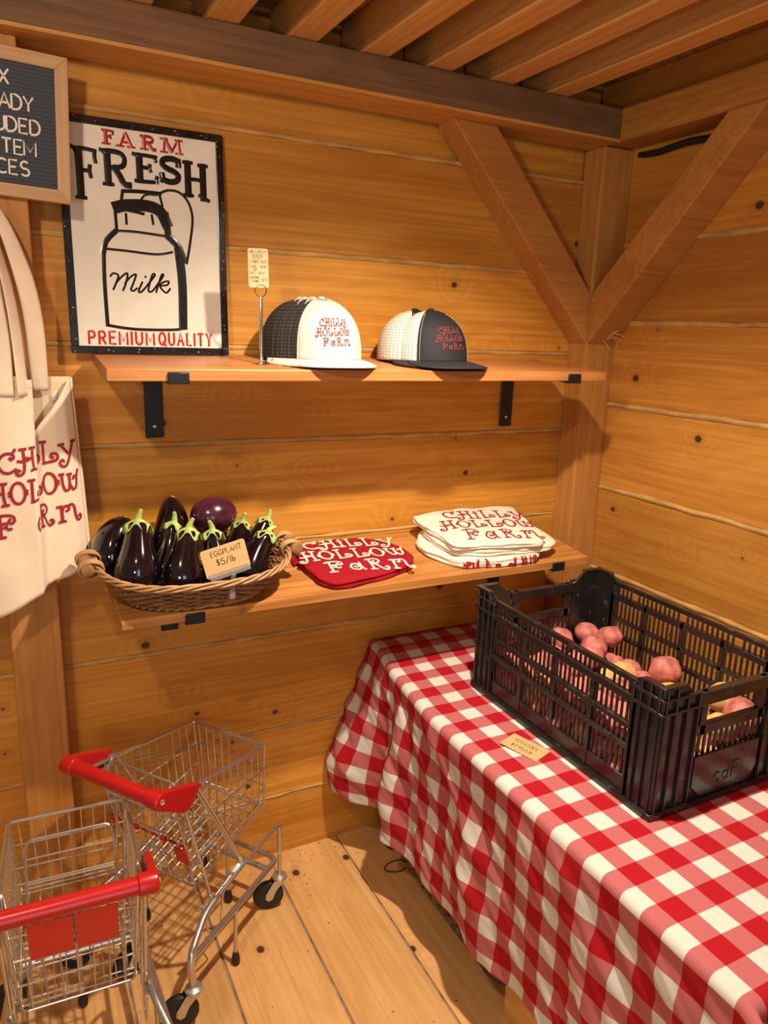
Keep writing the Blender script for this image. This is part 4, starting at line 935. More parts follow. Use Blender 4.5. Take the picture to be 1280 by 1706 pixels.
def strap(name, pts, wd, tw):
    mb = MB(); p = smooth_pts(pts, 8); n = len(p)
    def fn(u, v):
        i = min(n - 1, int(round(v * (n - 1)))); a = tw[0] + (tw[1] - tw[0]) * v; d = Vector((math.cos(a), math.sin(a), 0))
        sag = .002 * math.sin(PI * u); w_ = wd * (.55 + .45 * min(1, v * 2.2))
        return p[i] + d * (u - .5) * w_ + Vector((0, -sag, 0)) - to
    mb.grid(6, n - 1, fn); return obj(name, mb, 'canvas', t, solid=.0022, angle=80)
strap('strap', [(.012, 1.672, 1.712), (.034, 1.668, 1.66), (.058, 1.664, 1.57), (.069, 1.672, 1.48), (.070, 1.690, 1.36)], .034, (.25, .05))
strap('strap', [(.000, 1.655, 1.708), (.012, 1.650, 1.64), (.026, 1.645, 1.56), (.034, 1.640, 1.47), (.038, 1.632, 1.355)], .030, (1.1, .85))
strap('strap', [(-.004, 1.648, 1.712), (-.006, 1.640, 1.65), (.000, 1.635, 1.55), (.006, 1.630, 1.46), (.004, 1.6265, 1.355)], .034, (.6, .1))
strap('strap', [(-.010, 1.668, 1.712), (-.05, 1.660, 1.65), (-.10, 1.665, 1.50), (-.12, 1.695, 1.36)], .026, (-.5, -.1))
mb = MB()
def tmap(u, v, l):
    s = u + .083; z = 1.167 + v + .10 * (s - .06); return front(s, z) + Vector((0, -.0026 - l, 0)) - to
ribbons(mb, logo_strokes(.0445, 1.44, .07, lines=['CHiLLy', 'HOLLOW', 'F aRm'], shift=(.0, -.2, -.1), spread=(1, 1, 1.2)), .0056, tmap, 6); obj('printed_logo', mb, 'print_red', t)
mb = MB(); mb.grid(2, 2, lambda u, v: Vector((.092 + .012 * u, 1.698, 1.352 - .018 * v + .010 * u)) - to); obj('care_tag', mb, 'tag', t, solid=.0006)
pg = tag(obj('peg', MB().lathe([(.009, 0), (.009, .004), (.0055, .006), (.0055, .075), (.008, .080), (.006, .088), (.001, .089)], (0, 0, 0), (0, -1, .18), 16), 'maple'), 'wooden peg on the post that the tote bag straps hang from', 'peg')
pg.location = (.005, 1.7195, 1.692)

# ------------------------------------------------------------------ table, cloth
XE = .842          # left edge of the table top
t = thing('table', 'wooden table hidden under the red gingham cloth', 'table', (1.25, 1.14, 0))
TO = Vector((1.25, 1.14, 0))
mb = MB()
for k in range(4): mb.box((.905 + .143 * k, .53, .598), (.905 + .143 * k + .1415, 1.715, .6235))
obj('tabletop', mb, 'oak', t, TO, smooth=False)
for x, y in ((.945, 1.69), (.945, .60), (1.44, 1.66), (1.44, .60)):
    mb = MB(); mb.box((x - .03, y - .03, .03), (x + .03, y + .03, .598)); lg = obj('leg', mb, 'post', t, TO, smooth=False, bevel=.003)
    mb = MB(); mb.lathe([(.026, 0), (.030, .006), (.030, .022), (.02, .030)], (x - 1.25, y - 1.14, 0), seg=18); obj('foot_cap', mb, 'rubber', lg)
rngc = random.Random(4)
Y0, Y1 = .500, 1.790; ZT = .6285
def edge_x(y):
    e = .832
    if y > 1.36: e += .030 * min(1, (y - 1.36) / .26)
    if y > 1.60: e += .030 * min(1, (y - 1.60) / .14)
    return e
DROP = .425
def drape(y, s):
    """point on the left hanging side, s metres below the fold (s<0: on top)"""
    R_ = .016; e = edge_x(y)
    if s < 0: 
        return Vector((e + R_ - s, y, ZT + .0012 * mnoise.noise(Vector((s * 9, y * 9, 0)))))
    if s < R_ * PI / 2:
        a = s / R_; return Vector((e + R_ - R_ * math.sin(a), y, ZT - R_ + R_ * math.cos(a)))
    d = s - R_ * PI / 2; f = d / DROP
    x = e; yy = y
    # flare of the end flap against the wall, deep valley, then the main side
    if y > 1.56:
        k = min(1, (y - 1.56) / .20); fl = k * k * (3 - 2 * k)
        x -= (.40 * d if d < .33 else .132 - .14 * (d - .33)) * fl
    x -= .045 * math.exp(-((y - 1.50) / .055) ** 2) * min(1, f * 1.6)
    x += .016 * math.exp(-((y - 1.585) / .03) ** 2) * min(1, f * 2)
    # soft hanging folds and diagonal drag wrinkles
    am = min(1, f * 1.5)
    x -= am * (.010 * math.sin(y * 17 + 2.2 * f) + .006 * math.sin(y * 31 + 1.3 + 4 * f)) * (1 if y < 1.52 else .3)
    q = y * .8 + d * 1.0
    wv = .0075 * mnoise.noise(Vector((q * 17, (y - d) * 4.0, 2.0))) + .0032 * mnoise.noise(Vector((q * 36, (y - d) * 8, 9.0))) + .010 * mnoise.noise(Vector((y * 5, d * 5, 4.0)))
    x -= wv * min(1, d / .04) * 1.35
    return Vector((x, yy, ZT - R_ - d + .010 * math.sin(y * 9) * f))
mb = MB(); uvs = []
NU, NV = 300, 150
SMIN, SMAX = -.63, DROP + .016 * PI / 2
ss = []
for j in range(31): ss.append(SMIN + (0 - SMIN) * (j / 30))
for j in range(1, 7): ss.append(.0251 * j / 6)
for j in range(1, 101): ss.append(.0251 + (SMAX - .0251) * j / 100)
for j, s in enumerate(ss):
    for i in range(NU + 1):
        y = Y1 + (Y0 - Y1) * i / NU
        mb.v.append(tuple(drape(y, s))); uvs.append((s + .0175, y + .0155))
wd = NU + 1
for j in range(len(ss) - 1):
    for i in range(NU): mb.f.append((j * wd + i, j * wd + i + 1, (j + 1) * wd + i + 1, (j + 1) * wd + i))
# near end of the cloth: rolls over the front edge and hangs, gathered at the corner
def endp(x_s, d):
    """x_s: s coordinate on top/side, d: distance past the near edge"""
    R_ = .018
    if d < R_ * PI / 2: a = d / R_; dy, dz = R_ * math.sin(a), R_ * (1 - math.cos(a))
    else: dy, dz = R_, R_ + d - R_ * PI / 2
    p = drape(Y0, x_s)
    if x_s <= 0:
        fold = .010 * math.sin(p.x * 38 + 1) * min(1, dz / .12)
        return Vector((p.x - .03 * min(1, dz / .2) * math.exp(-(p.x - .85) / .05), p.y - dy - fold, p.z - dz))
    # hanging corner swings round as a cone of cloth
    k = min(1, d / .20); ang = k * 1.35; rr = d
    return Vector((p.x - .035 * math.sin(PI * min(1, d / .22)) + .35 * max(0, d - .03), p.y - .95 * (min(d, .045)) - .012 * math.sin(d * 60), p.z - .10 * d))
base = len(mb.v); ND = 40; DM = .30
for k in range(ND + 1):
    d = DM * k / ND
    for j, s in enumerate(ss):
        mb.v.append(tuple(endp(s, d))); uvs.append((s + .0175, Y0 - d + .0155))
ns = len(ss)
for k in range(ND):
    for j in range(ns - 1):
        a = base + k * ns + j; mb.f.append((a, a + 1, a + ns + 1, a + ns))
cloth = obj('tablecloth', mb, 'gingham', None, (1.25, 1.14, .62), solid=.0014, angle=180, uvs=uvs)
bm = bmesh.new(); bm.from_mesh(cloth.data); bmesh.ops.remove_doubles(bm, verts=bm.verts[:], dist=.0002); bm.to_mesh(cloth.data); bm.free()
tag(cloth, 'red and white gingham cloth draped over the table under the black crate', 'tablecloth')

# ------------------------------------------------------------------ black slotted crate
X0, X1, YA, YB, ZC = 1.009, 1.409, .837, 1.437, ZT + .0022
HC = .268
t = thing('plastic_crate', 'black slotted plastic crate of potatoes standing on the gingham cloth', 'crate', ((X0 + X1) / 2, (YA + YB) / 2, ZC)); CO = Vector(((X0 + X1) / 2, (YA + YB) / 2, ZC))
LX, LY2 = (X1 - X0) / 2, (YB - YA) / 2
def wall_panel(mb, L, long_side):
    """panel in local (a along, o outward, z up); a from -L..L; returns boxes"""
    bx = []
    W_ = .0035
    if long_side:
        c_ = .072; top = .255
        rails = [(.0, .046, .004), (.106, .117, .009), (.150, .161, .009), (.205, .221, .010), (.243, top, .007)]
        for z0, z1, o_ in rails: bx.append((-L + c_, L - c_, 0, W_ + o_, z0, z1))
        ribs = [-L + c_ + (2 * L - 2 * c_) * k / 4 for k in range(5)]
        for a in ribs: bx.append((a - .0055, a + .0055, 0, W_ + .006, 0, .221))
        for a in ribs[:1] + ribs[-1:]: bx.append((a - .0055, a + .0055, 0, W_ + .006, 0, top))
        nb = 33; stp = (2 * L - 2 * c_) / nb
        for k in range(nb):
            a = -L + c_ + stp * (k + .5)
            for z0, z1 in ((.046, .106), (.117, .150), (.161, .205)): bx.append((a - .0029, a + .0029, .0005, W_ + .001, z0, z1))
            if k % 11 not in (5,): bx.append((a - .0028, a + .0028, .0005, W_ + .001, .221, .243))
    else:
        c_ = .100
        rails = [(.0, .036, .004), (.150, .172, .008)]
        for z0, z1, o_ in rails: bx.append((-L + c_, L - c_, 0, W_ + o_, z0, z1))
        # hand hole frame
        bx += [(-L + c_, L - c_, -.002, W_ + .012, .214, .240), (-.090, -.074, 0, W_ + .008, .150, .240), (.074, .090, 0, W_ + .008, .150, .240)]
        for sg in (-1, 1):
            for q in (0, 1):
                a = sg * (.0935 + q * .0001)
            bx.append((min(sg * .090, sg * (L - c_)) - .001, max(sg * .090, sg * (L - c_)) + .001, 0, W_ + .006, .196, .204))
        nb = 13
        for k in range(nb):
            a = -L + c_ + (2 * L - 2 * c_) * (k + .5) / nb
            bx.append((a - .0036, a + .0036, .0005, W_ + .001, .100, .150))
            if abs(a) > .080: bx.append((a - .0030, a + .0030, .0005, W_ + .001, .172, .214))
        bx.append((-L + c_, L - c_, 0, W_ + .001, .036, .100))
        # shield panel
    return bx
def mkwall(name, L, xform, long_side):
    mb = MB()
    for a0, a1, o0, o1, z0, z1 in wall_panel(mb, L, long_side): 
        mb.hexa([xform(a0, o0, z0), xform(a1, o0, z0), xform(a1, o1, z0), xform(a0, o1, z0), xform(a0, o0, z1), xform(a1, o0, z1), xform(a1, o1, z1), xform(a0, o1, z1)])
    return obj(name, mb, 'crate', t, bevel=.0016)
IN = .015
mkwall('long_wall', LY2, lambda a, o, z: Vector((-LX + IN - o, a, z)), True)
mkwall('long_wall', LY2, lambda a, o, z: Vector((LX - IN + o, a, z)), True)
w1 = mkwall('end_wall', LX, lambda a, o, z: Vector((a, -LY2 + IN - o, z)), False)
w2 = mkwall('end_wall', LX, lambda a, o, z: Vector((a, LY2 - IN + o, z)), False)
mb = MB(); mb.prism([(-.092, -LY2 + .009, .104), (.092, -LY2 + .009, .104), (.092, -LY2 + .009, .040), (.066, -LY2 + .009, .014), (-.066, -LY2 + .009, .014), (-.092, -LY2 + .009, .040)], (0, -.006, 0)); obj('name_plate', mb, 'crate', w1, smooth=False, bevel=.001)
mb = MB(); ssx, wdx = lay_text('cdf', .034, .3); ribbons(mb, [[(a - wdx / 2 + .004, b_ + .036) for a, b_ in st] for st in ssx], .0045, lambda u, v, l: Vector((u, -LY2 + .0027 - l, v)), 0, dome=.0012); obj('moulded_letters', mb, 'crate', w1)
for sx in (-1, 1):
    for sy in (-1, 1):
        mb = MB()
        def cx(a, b_, z): return Vector((sx * (LX - a), sy * (LY2 - b_), z))
        ca, cb = .100, .074
        # two leaves of the corner post: ribbed, with sloping shoulders
        def leaf(poly, n_): mb.prism(poly, n_)
        leaf([cx(0.006, .004, .0), cx(0.006, cb, 0), cx(0.006, cb + .012, .235), cx(.006, cb + .012, .252), cx(.006, cb - .018, HC), cx(.006, .004, HC)], (-sx * .006, 0, 0))
        leaf([cx(0.004, .006, .0), cx(ca, .006, 0), cx(ca, .006, .236), cx(ca - .012, .006, .244), cx(ca - .040, .006, HC), cx(.004, .006, HC)], (0, -sy * .006, 0))
        for b_ in (.012, .034, .056, .074): leaf([cx(.008, b_ - .0025, 0), cx(.008, b_ + .0025, 0), cx(.008, b_ + .0025, HC - .004 if b_ < .06 else .25), cx(.008, b_ - .0025, HC - .004 if b_ < .06 else .25)], (sx * .008, 0, 0))
        for a in (.012, .038, .068, .098): leaf([cx(a - .0025, .008, 0), cx(a + .0025, .008, 0), cx(a + .0025, .008, HC - .004 if a < .06 else .242), cx(a - .0025, .008, HC - .004 if a < .06 else .242)], (0, sy * .008, 0))
        for z in (.0, .212, .240):
            hh = .012 if z == 0 else .006
            leaf([cx(.008, .0, z), cx(.008, cb + .006, z), cx(.008, cb + .006, z + hh), cx(.008, .0, z + hh)], (sx * .0085, 0, 0))
            leaf([cx(.0, .008, z), cx(ca, .008, z), cx(ca, .008, z + hh), cx(.0, .008, z + hh)], (0, sy * .0085, 0))
        # rim cap
        leaf([cx(-.001, -.001, HC - .004), cx(.060, -.001, HC - .004), cx(.060, .014, HC - .004), cx(.014, .014, HC - .004), cx(.014, .056, HC - .004), cx(-.001, .056, HC - .004)], (0, 0, .005))
        obj('corner_post', mb, 'crate', t, bevel=.0016)
mb = MB(); mb.box((-LX + .012, -LY2 + .012, .004), (LX - .012, LY2 - .012, .009)); obj('base', mb, 'crate', t, smooth=False)
mb = MB(); pl = [(-LX - .002, -LY2 - .002), (LX + .002, -LY2 - .002), (LX + .002, LY2 + .002), (-LX - .002, LY2 + .002)]
pr = fillet_closed([(a, b_, 0) for a, b_ in pl], .02, 6)
vs = [p for p in pr] + [Vector((p.x, p.y, .010)) for p in pr] + [Vector((p.x * .95, p.y * .965, .012)) for p in pr] + [Vector((p.x * .95, p.y * .965, 0)) for p in pr]; n = len(pr)
mb.add(vs, [(j * n + i, j * n + (i + 1) % n, ((j + 1) % 4) * n + (i + 1) % n, ((j + 1) % 4) * n + i) for j in range(4) for i in range(n)]); obj('bottom_flange', mb, 'crate', t)
mb = MB(); rng = random.Random(21)
for k in range(46):   # dried soil smears on the inside of the far end and corners
    e = rng.random()
    if e < .75: c_ = Vector((rng.uniform(-LX + .02, LX - .02), LY2 - .0145 - .0006, rng.uniform(.10, .25))); ax = (Vector((1, 0, 0)), Vector((0, 0, 1)))
    else: c_ = Vector((LX - .0145, rng.uniform(-LY2 + .1, LY2 - .03), rng.uniform(.06, .25))); ax = (Vector((0, 1, 0)), Vector((0, 0, 1)))
    if e < .75 and abs(c_.x) < .09 and .17 < c_.z < .215: continue
    if e < .75 and abs(c_.x) < LX - .10 and c_.z > .236: continue
    r = rng.uniform(.001, .0035)
    mb.add([c_ + ax[0] * (r * rng.uniform(.15, .5) * math.cos(q * PI / 4)) + ax[1] * (r * rng.uniform(1.0, 2.6) * math.sin(q * PI / 4)) for q in range(8)], [tuple(range(8))])
o = obj('dried_soil', mb, 'soil', t, smooth=False, recalc=False); o['kind'] = 'stuff'

# ------------------------------------------------------------------ potatoes
def potato(c, r, mat, label, group, seed, st=None):
    rng = random.Random(seed); e = Vector((rng.uniform(1.0, 1.25), rng.uniform(.9, 1.05), rng.uniform(.82, .95))); qz = rng.uniform(0, 6.28)
    mb = MB(); vs = []; fs = []; nu, nv = 22, 14; off = Vector((seed * 1.7, seed * .9, 0))
    for j in range(nv + 1):
        th = PI * j / nv
        for i in range(nu):
            ph = 2 * PI * i / nu; d = Vector((math.sin(th) * math.cos(ph), math.sin(th) * math.sin(ph), math.cos(th)))
            rr = r * (1 + .16 * mnoise.noise(d * 1.3 + off) + .045 * mnoise.noise(d * 4 + off)); p = Vector((d.x * e.x, d.y * e.y, d.z * e.z)) * rr
            vs.append(Matrix.Rotation(qz, 3, 'Z') @ (Matrix.Rotation(rng.uniform(0, 0) + .3, 3, 'X') @ p))
    for j in range(nv):
        for i in range(nu): fs.append((j * nu + i, j * nu + (i + 1) % nu, (j + 1) * nu + (i + 1) % nu, (j + 1) * nu + i))
    mb.add(vs, fs); o = obj('potato', mb, mat, angle=180); bm = bmesh.new(); bm.from_mesh(o.data); bmesh.ops.remove_doubles(bm, verts=bm.verts[:], dist=1e-5); bmesh.ops.recalc_face_normals(bm, faces=bm.faces[:]); bm.to_mesh(o.data); bm.free()
    o.location = c; return tag(o, label, 'potato', group)
POT = [('r', (1.250, 1.385, .738), .032, 'red potato by the far left of the crate, seen over the long rim'),
 ('r', (1.345, 1.392, .735), .031, 'red potato at the back of the little pile by the far end wall'),
 ('r', (1.374, 1.338, .742), .033, 'red potato on the right of the little pile by the far corner post'),
 ('r', (1.296, 1.312, .735), .037, 'large red potato in front of the pile at the far end'),
 ('r', (1.330, 1.262, .706), .020, 'tiny red potato below the far pile'),
 ('r', (1.335, 1.222, .708), .026, 'small red potato right behind the two gold ones'),
 ('y', (1.290, 1.200, .712), .034, 'gold potato in the middle of the crate, right one of a pair'),
 ('y', (1.238, 1.200, .708), .031, 'gold potato in the middle of the crate, left one of a pair'),
 ('r', (1.225, 1.150, .705), .033, 'pale red potato just inside the long rim, below the gold pair'),
 ('r', (1.318, 1.160, .705), .028, 'red potato lying just left of the big round one'),
 ('r', (1.352, 1.130, .742), .036, 'big round red potato standing highest near the crate middle'),
 ('y', (1.312, 1.075, .712), .031, 'gold potato tucked beneath the big round red one'),
 ('r', (1.348, 1.070, .708), .024, 'small red potato right of the gold one under the big round one'),
 ('y', (1.375, .985, .735), .036, 'gold potato near the near right corner, top showing over the rim'),
 ('r', (1.330, .905, .745), .038, 'red potato seen through the hand hole of the near end'),
 ('y', (1.262, .905, .735), .030, 'gold potato at the left edge of the near hand hole')]
for i, (c_, p, r, lb) in enumerate(POT): potato(p, r, 'potato_red' if c_ == 'r' else 'potato_gold', lb, 'potatoes in the crate', i + 1)
rng = random.Random(77); k = 100
protos = {}
for iy in range(9):
    for ix in range(6):
        c_ = Vector((1.055 + ix * .0615 + rng.uniform(-.006, .006), .882 + iy * .0638 + rng.uniform(-.006, .006), .669 + rng.uniform(-.004, .008)))
        red = rng.random() < .72; key = (red, rng.randrange(5))
        lb = ('red' if red else 'gold') + ' potato of the bottom layer, glimpsed through the slots of the black crate'
        if key not in protos: protos[key] = potato(c_, .031, 'potato_red' if red else 'potato_gold', lb, 'bottom layer of potatoes', k + key[1] * 3 + red)
        else:
            o = protos[key].copy(); COL.objects.link(o); o.location = c_; o.rotation_euler = (rng.uniform(0, 6), rng.uniform(0, 6), rng.uniform(0, 6))
for (x, y) in ((1.06, .90), (1.06, .965), (1.065, 1.03), (1.06, 1.095), (1.06, 1.16), (1.065, 1.225), (1.06, 1.29), (1.07, 1.355), (1.12, .90), (1.125, .97), (1.13, 1.04), (1.125, 1.11), (1.13, 1.18), (1.13, 1.25), (1.135, 1.32), (1.19, .935), (1.195, 1.01), (1.19, 1.085), (1.255, .98), (1.27, 1.045), (1.20, 1.27), (1.19, 1.34), (1.26, 1.29)):
    red = rng.random() < .74; key = (red, rng.randrange(5))
    if key not in protos: continue
    o = protos[key].copy(); COL.objects.link(o); o.location = (x, y, .715 + rng.uniform(-.006, .006)); o.rotation_euler = (rng.uniform(0, 6), rng.uniform(0, 6), rng.uniform(0, 6))
    o['label'] = ('red' if red else 'gold') + ' potato of the upper layer, glimpsed through the slots beside the near long rim'; o['group'] = 'upper layer of potatoes'

# card lying on the cloth
t = thing('price_card', 'kraft potato price card lying on the cloth beside the crate', 'price card', (.955, 1.139, ZT + .003), math.radians(-24))
t.rotation_euler = (0, math.radians(2), math.radians(-71))
mb = MB(); mb.box((-.047, -.0285, -.0004), (.047, .0285, .0005)); obj('card', mb, 'kraft', t, smooth=False)
mb = MB(); mp = lambda u, v, l: Vector((u, v, .0008 + l))
hand(mb, 'POTATOES', -.030, .004, .0105, mp, .0011, maxw=.056); hand(mb, '$2.95/LB', -.026, -.016, .0105, mp, .0011, maxw=.050)
obj('handwriting', mb, 'ink', t, smooth=False)

# ------------------------------------------------------------------ child size shopping carts
def make_cart(label, loc, rz, seat_back_open, yaw):
    t = thing('shopping_cart', label, 'shopping cart', loc, rz, 'child size shopping carts')
    # handle
    mb = MB(); mb.tube([(0, -.112, .575), (0, .112, .575)], .0155, 20); obj('handle', mb, 'cart_red', t)
    for sg in (-1, 1):
        mb = MB(); mb.lathe([(.0175, 0), (.0190, .002), (.0195, .026), (.0186, .031), (.015, .0345), (.004, .0355)], (0, sg * .104, .575), (0, sg, 0), 22)
        pl = fillet_closed([(-.0185, 0, .564), (-.002, 0, .5935), (.040, 0, .580), (.121, 0, .548), (.080, 0, .507), (.062, 0, .510)], .010, 4)
        mb.prism([Vector((p.x, sg * .1225, p.z)) for p in pl], (0, sg * .0145, 0))
        br = obj('handle_bracket', mb, 'cart_red', t, bevel=.0018)
        mb = MB(); mb.lathe([(.0062, 0), (.0062, .0012), (.0045, .0022), (.0044, .001), (.0012, .001)], (.0, sg * .1390, .575), (0, sg, 0), 14); obj('bolt', mb, 'brushed', br)
        # wire loop that carries the handle
        mb = MB(); y = sg * .1205
        for dy, r_, k in ((0, .0036, 0), (-.0085, .0030, .004)):
            mb.tube(fillet_closed([(.117 - k, y + sg * dy, .545), (.277 - k * .6, y + sg * dy * .6, .238), (.163, y + sg * dy * .6, .204), (.080 + k, y + sg * dy, .512)], .016, 5), r_, 8, closed=True)
        obj('side_loop', mb, 'zinc', t)
        # tube frame: front stem, top run, rear leg
        p = [(.42, sg * .128, .100), (.42, sg * .128, .246), (.405, sg * .128, .252), (.27, sg * .128, .236), (.165, sg * .129, .219), (.120, sg * .133, .210), (.050, sg * .157, .182), (.038, sg * .162, .150), (.045, sg * .163, .096)]
        q = fillet(p, .03, 6); n = len(q); rr = []
        for v in q: rr.append(.0058 if v.x > .38 and abs(v.x - .42) < .004 else (.0048 if v.x > .17 else .0084))
        mb = MB(); mb.tube(q, rr, 12); obj('side_frame', mb, 'zinc', t)
        mb = MB(); mb.tube([(.128, sg * .119, .214), (.170, sg * .1205, .2085)], .004, 8); mb.tube([(.17, sg * .119, .212), (.272, sg * .119, .236)], .0036, 8)
        obj('frame_rail', mb, 'zinc', t)
        for i in range(4):
            f = .04 + .92 * i / 3; mb = MB(); mb.box((.166 + .106 * f - .004, sg * .1195 - .0085, .204 + .031 * f - .001), (.166 + .106 * f + .004, sg * .1195 + .0085, .204 + .031 * f + .008)); obj('weld_clip', mb, 'brushed', t, bevel=.001)
        # little drop wire under the basket
        mb = MB(); mb.tube(fillet([(.205, sg * .118, .214), (.190, sg * .118, .120), (.150, sg * .118, .128), (.130, sg * .119, .205)], .01), .0022, 7); obj('drop_wire', mb, 'zinc', t)
        # casters
        for x, y in ((.42, sg * .128), (.045, sg * .163)):
            ws = Vector((x, y, 0)); c_, s_ = math.cos(yaw), math.sin(yaw); R3 = Matrix.Rotation(yaw, 4, 'Z'); Tm = Matrix.Translation(ws) @ R3
            mb = MB(); mb.lathe([(.0070, .104), (.0085, .100), (.0185, .0965), (.0200, .0925), (.0185, .0885), (.014, .0870)], ws, (0, 0, 1), 22)
            for k in (-1, 1):
                poly = [Vector((-.016, k * .0135, .089)), Vector((.012, k * .0135, .089)), Vector((-.010, k * .0135, .062)), Vector((-.020, k * .0135, .036)), Vector((-.030, k * .0135, .031)), Vector((-.038, k * .0135, .038)), Vector((-.037, k * .0135, .052))]
                mb.prism([Tm @ p for p in poly], (R3 @ Vector((0, k * .0022, 0))))
            cs = obj('caster', mb, 'brushed', t, angle=30)
            wc = Tm @ Vector((-.030, 0, .0405)); axv = R3.to_3x3() @ Vector((0, 1, 0))
            mb = MB(); mb.lathe([(.010, -.0095), (.034, -.0095), (.0385, -.0075), (.0405, -.003), (.0405, .003), (.0385, .0075), (.034, .0095), (.010, .0095)], wc, axv, 32); obj('wheel', mb, 'rubber', cs)
            mb = MB(); mb.lathe([(.005, -.017), (.005, .017)], wc, axv, 12); obj('axle', mb, 'brushed', cs)
        # prop leg with rubber tip
        mb = MB(); mb.tube([(.216, sg * .1425, .152), (.214, sg * .1435, .02)], .0052, 10); pl_ = obj('prop_leg', mb, 'zinc', t)
        mb = MB(); mb.lathe([(.0062, .036), (.0075, .030), (.0105, .014), (.0100, .005), (.006, .0)], (.214, sg * .1435, 0), (0, 0, 1), 16); obj('rubber_tip', mb, 'rubber', pl_)
    mb = MB(); mb.tube([(.366, 0, .150), (.366, 0, .02)], .0056, 10); pl_ = obj('prop_leg', mb, 'zinc', t)
    mb = MB(); mb.lathe([(.0064, .038), (.0080, .030), (.0112, .014), (.0105, .005), (.006, .0)], (.366, 0, 0), (0, 0, 1), 16); obj('rubber_tip', mb, 'rubber', pl_)
    # base frame: U of tube and a cross tube
    mb = MB(); mb.tube(fillet([(.042, -.158, .163), (.412, -.126, .151), (.412, .126, .151), (.042, .158, .163)], .025, 7), .0072, 12); obj('base_frame', mb, 'zinc', t)
    mb = MB(); mb.tube([(.366, -.128, .152), (.366, .128, .152)], .0078, 12); obj('cross_tube', mb, 'zinc', t)
    # basket
    def hw(x, z):  # half width of the basket
        return .1165 - .012 * (.50 - z) / .2
    def rimz(x): return .545 - .048 * (x - .045) / .33
    def botz(x): return .265 + .055 * (x - .13) / .255
    def gx(z): return .06 + .07 * (.54 - z) / .275      # rear gate plane
    def fx(z): return .376 + .009 * (.497 - z) / .18     # front plane
    mb = MB(); mb.tube(fillet_closed([(.045, -.117, .545), (.376, -.114, .497), (.376, .114, .497), (.045, .117, .545)], .014, 5), .0043, 8, closed=True)
    obj('basket_rim', mb, 'zinc', t)
    for sg in (-1, 1):
        mb = MB()
        for x in [.088 + .0262 * i for i in range(12)]:
            if x > .372: continue
            xb = max(x, .134); zb = botz(xb) if x >= .13 else .545 - (x - .055) / .07 * .275
            zb = max(zb, .268); mb.tube([(x, sg * (hw(x, rimz(x)) - .002), rimz(x)), (x + (.012 if x > .13 else 0), sg * hw(x, zb), zb)], .00165, 6)
        for f in (.36, .70):
            pts = []
            for i in range(7):
                z = rimz(.05) * (1 - f) + .265 * f if i == 0 else 0
                x = gx(.54 * (1 - f) + .265 * f) + (fx(.42) - gx(.54 * (1 - f) + .265 * f)) * i / 6
                zz = rimz(x) * (1 - f) + botz(max(.13, x)) * f
                pts.append((x, sg * hw(x, zz), zz))
            mb.tube(pts, .0019, 6)
        mb.tube([(.376, sg * .113, .497), (.3865, sg * .103, .330), (.378, sg * .103, .319), (.134, sg * .101, .266)], .0026, 7)
        obj('side_wires', mb, 'zinc', t)
    mb = MB()
    for i in range(9):
        y = -.096 + .024 * i; mb.tube([(.377, y, .497), (.3855, y * .92, .322), (.368, y * .92, .3165)], .00165, 6)
    for z in (.438, .380): mb.tube([(fx(z), -hw(.38, z), z), (fx(z), hw(.38, z), z)], .0019, 6)
    mb.tube([(.3855, -.103, .3225), (.3855, .103, .3225)], .0024, 7)
    obj('front_wires', mb, 'zinc', t)
    mb = MB()
    for i in range(9):
        y = -.088 + .022 * i; mb.tube([(.1335, y, .266), (.384, y, .321)], .00165, 6)
    for i in range(9):
        x = .148 + .0285 * i; mb.tube([(x, -.102, botz(x) + .0015), (x, .102, botz(x) + .0015)], .00165, 6)
    obj('bottom_wires', mb, 'zinc', t)
    # hinged rear gate
    mb = MB(); mb.tube(fillet_closed([(gx(.535), -.108, .535), (gx(.262), -.099, .262), (gx(.262), .099, .262), (gx(.535), .108, .535)], .012, 4), .0027, 8, closed=True)
    for i in range(7):
        y = -.081 + .027 * i; mb.tube([(gx(.535), y * 1.05, .535), (gx(.262), y, .262)], .0017, 6)
    for z in (.335, .405, .47, .276): mb.tube([(gx(z) + .002, -.104, z), (gx(z) + .002, .104, z)], .0021, 6)
    obj('rear_gate', mb, 'zinc', t)
    # child seat: wire back and a red flap in two halves
    mb = MB()
    if seat_back_open: a, b_ = Vector((.1315, 0, .266)), Vector((.302, 0, .497))
    else: a, b_ = Vector((.1315, 0, .275)), Vector((.092, 0, .545))
    hwid = .082 if seat_back_open else .09
    P = lambda f, y: tuple(a.lerp(b_, f) + Vector((0, y, 0)))
    mb.tube(fillet([P(0, -hwid), P(1, -hwid), P(1, hwid), P(0, hwid)], .02, 6), .0028, 8)
    for f in ((.55, .72, .88) if seat_back_open else (.62, .82)): mb.tube([P(f, -hwid), P(f, hwid)], .0018, 6)
    if seat_back_open:
        for f in (.56, .735): mb.tube([P(f, -.100), P(f, .100)], .0018, 6)
    obj('seat_back', mb, 'zinc', t)
    zb, zt, spans = (.405, .497, ((-.0735, -.002), (.002, .0745))) if seat_back_open else (.340, .384, ((-.108, -.072), (.055, .088)))
    for y0, y1 in spans:
        mb = MB()
        def fp(y, z, o): return Vector((gx(z) - .0035 - o, y, z))
        mb.hexa([fp(y0, zb, 0), fp(y1, zb, 0), fp(y1, zb, .0022), fp(y0, zb, .0022), fp(y0, zt, 0), fp(y1, zt, 0), fp(y1, zt, .0022), fp(y0, zt, .0022)])
        obj('seat_flap', mb, 'cart_red2', t, bevel=.0007)
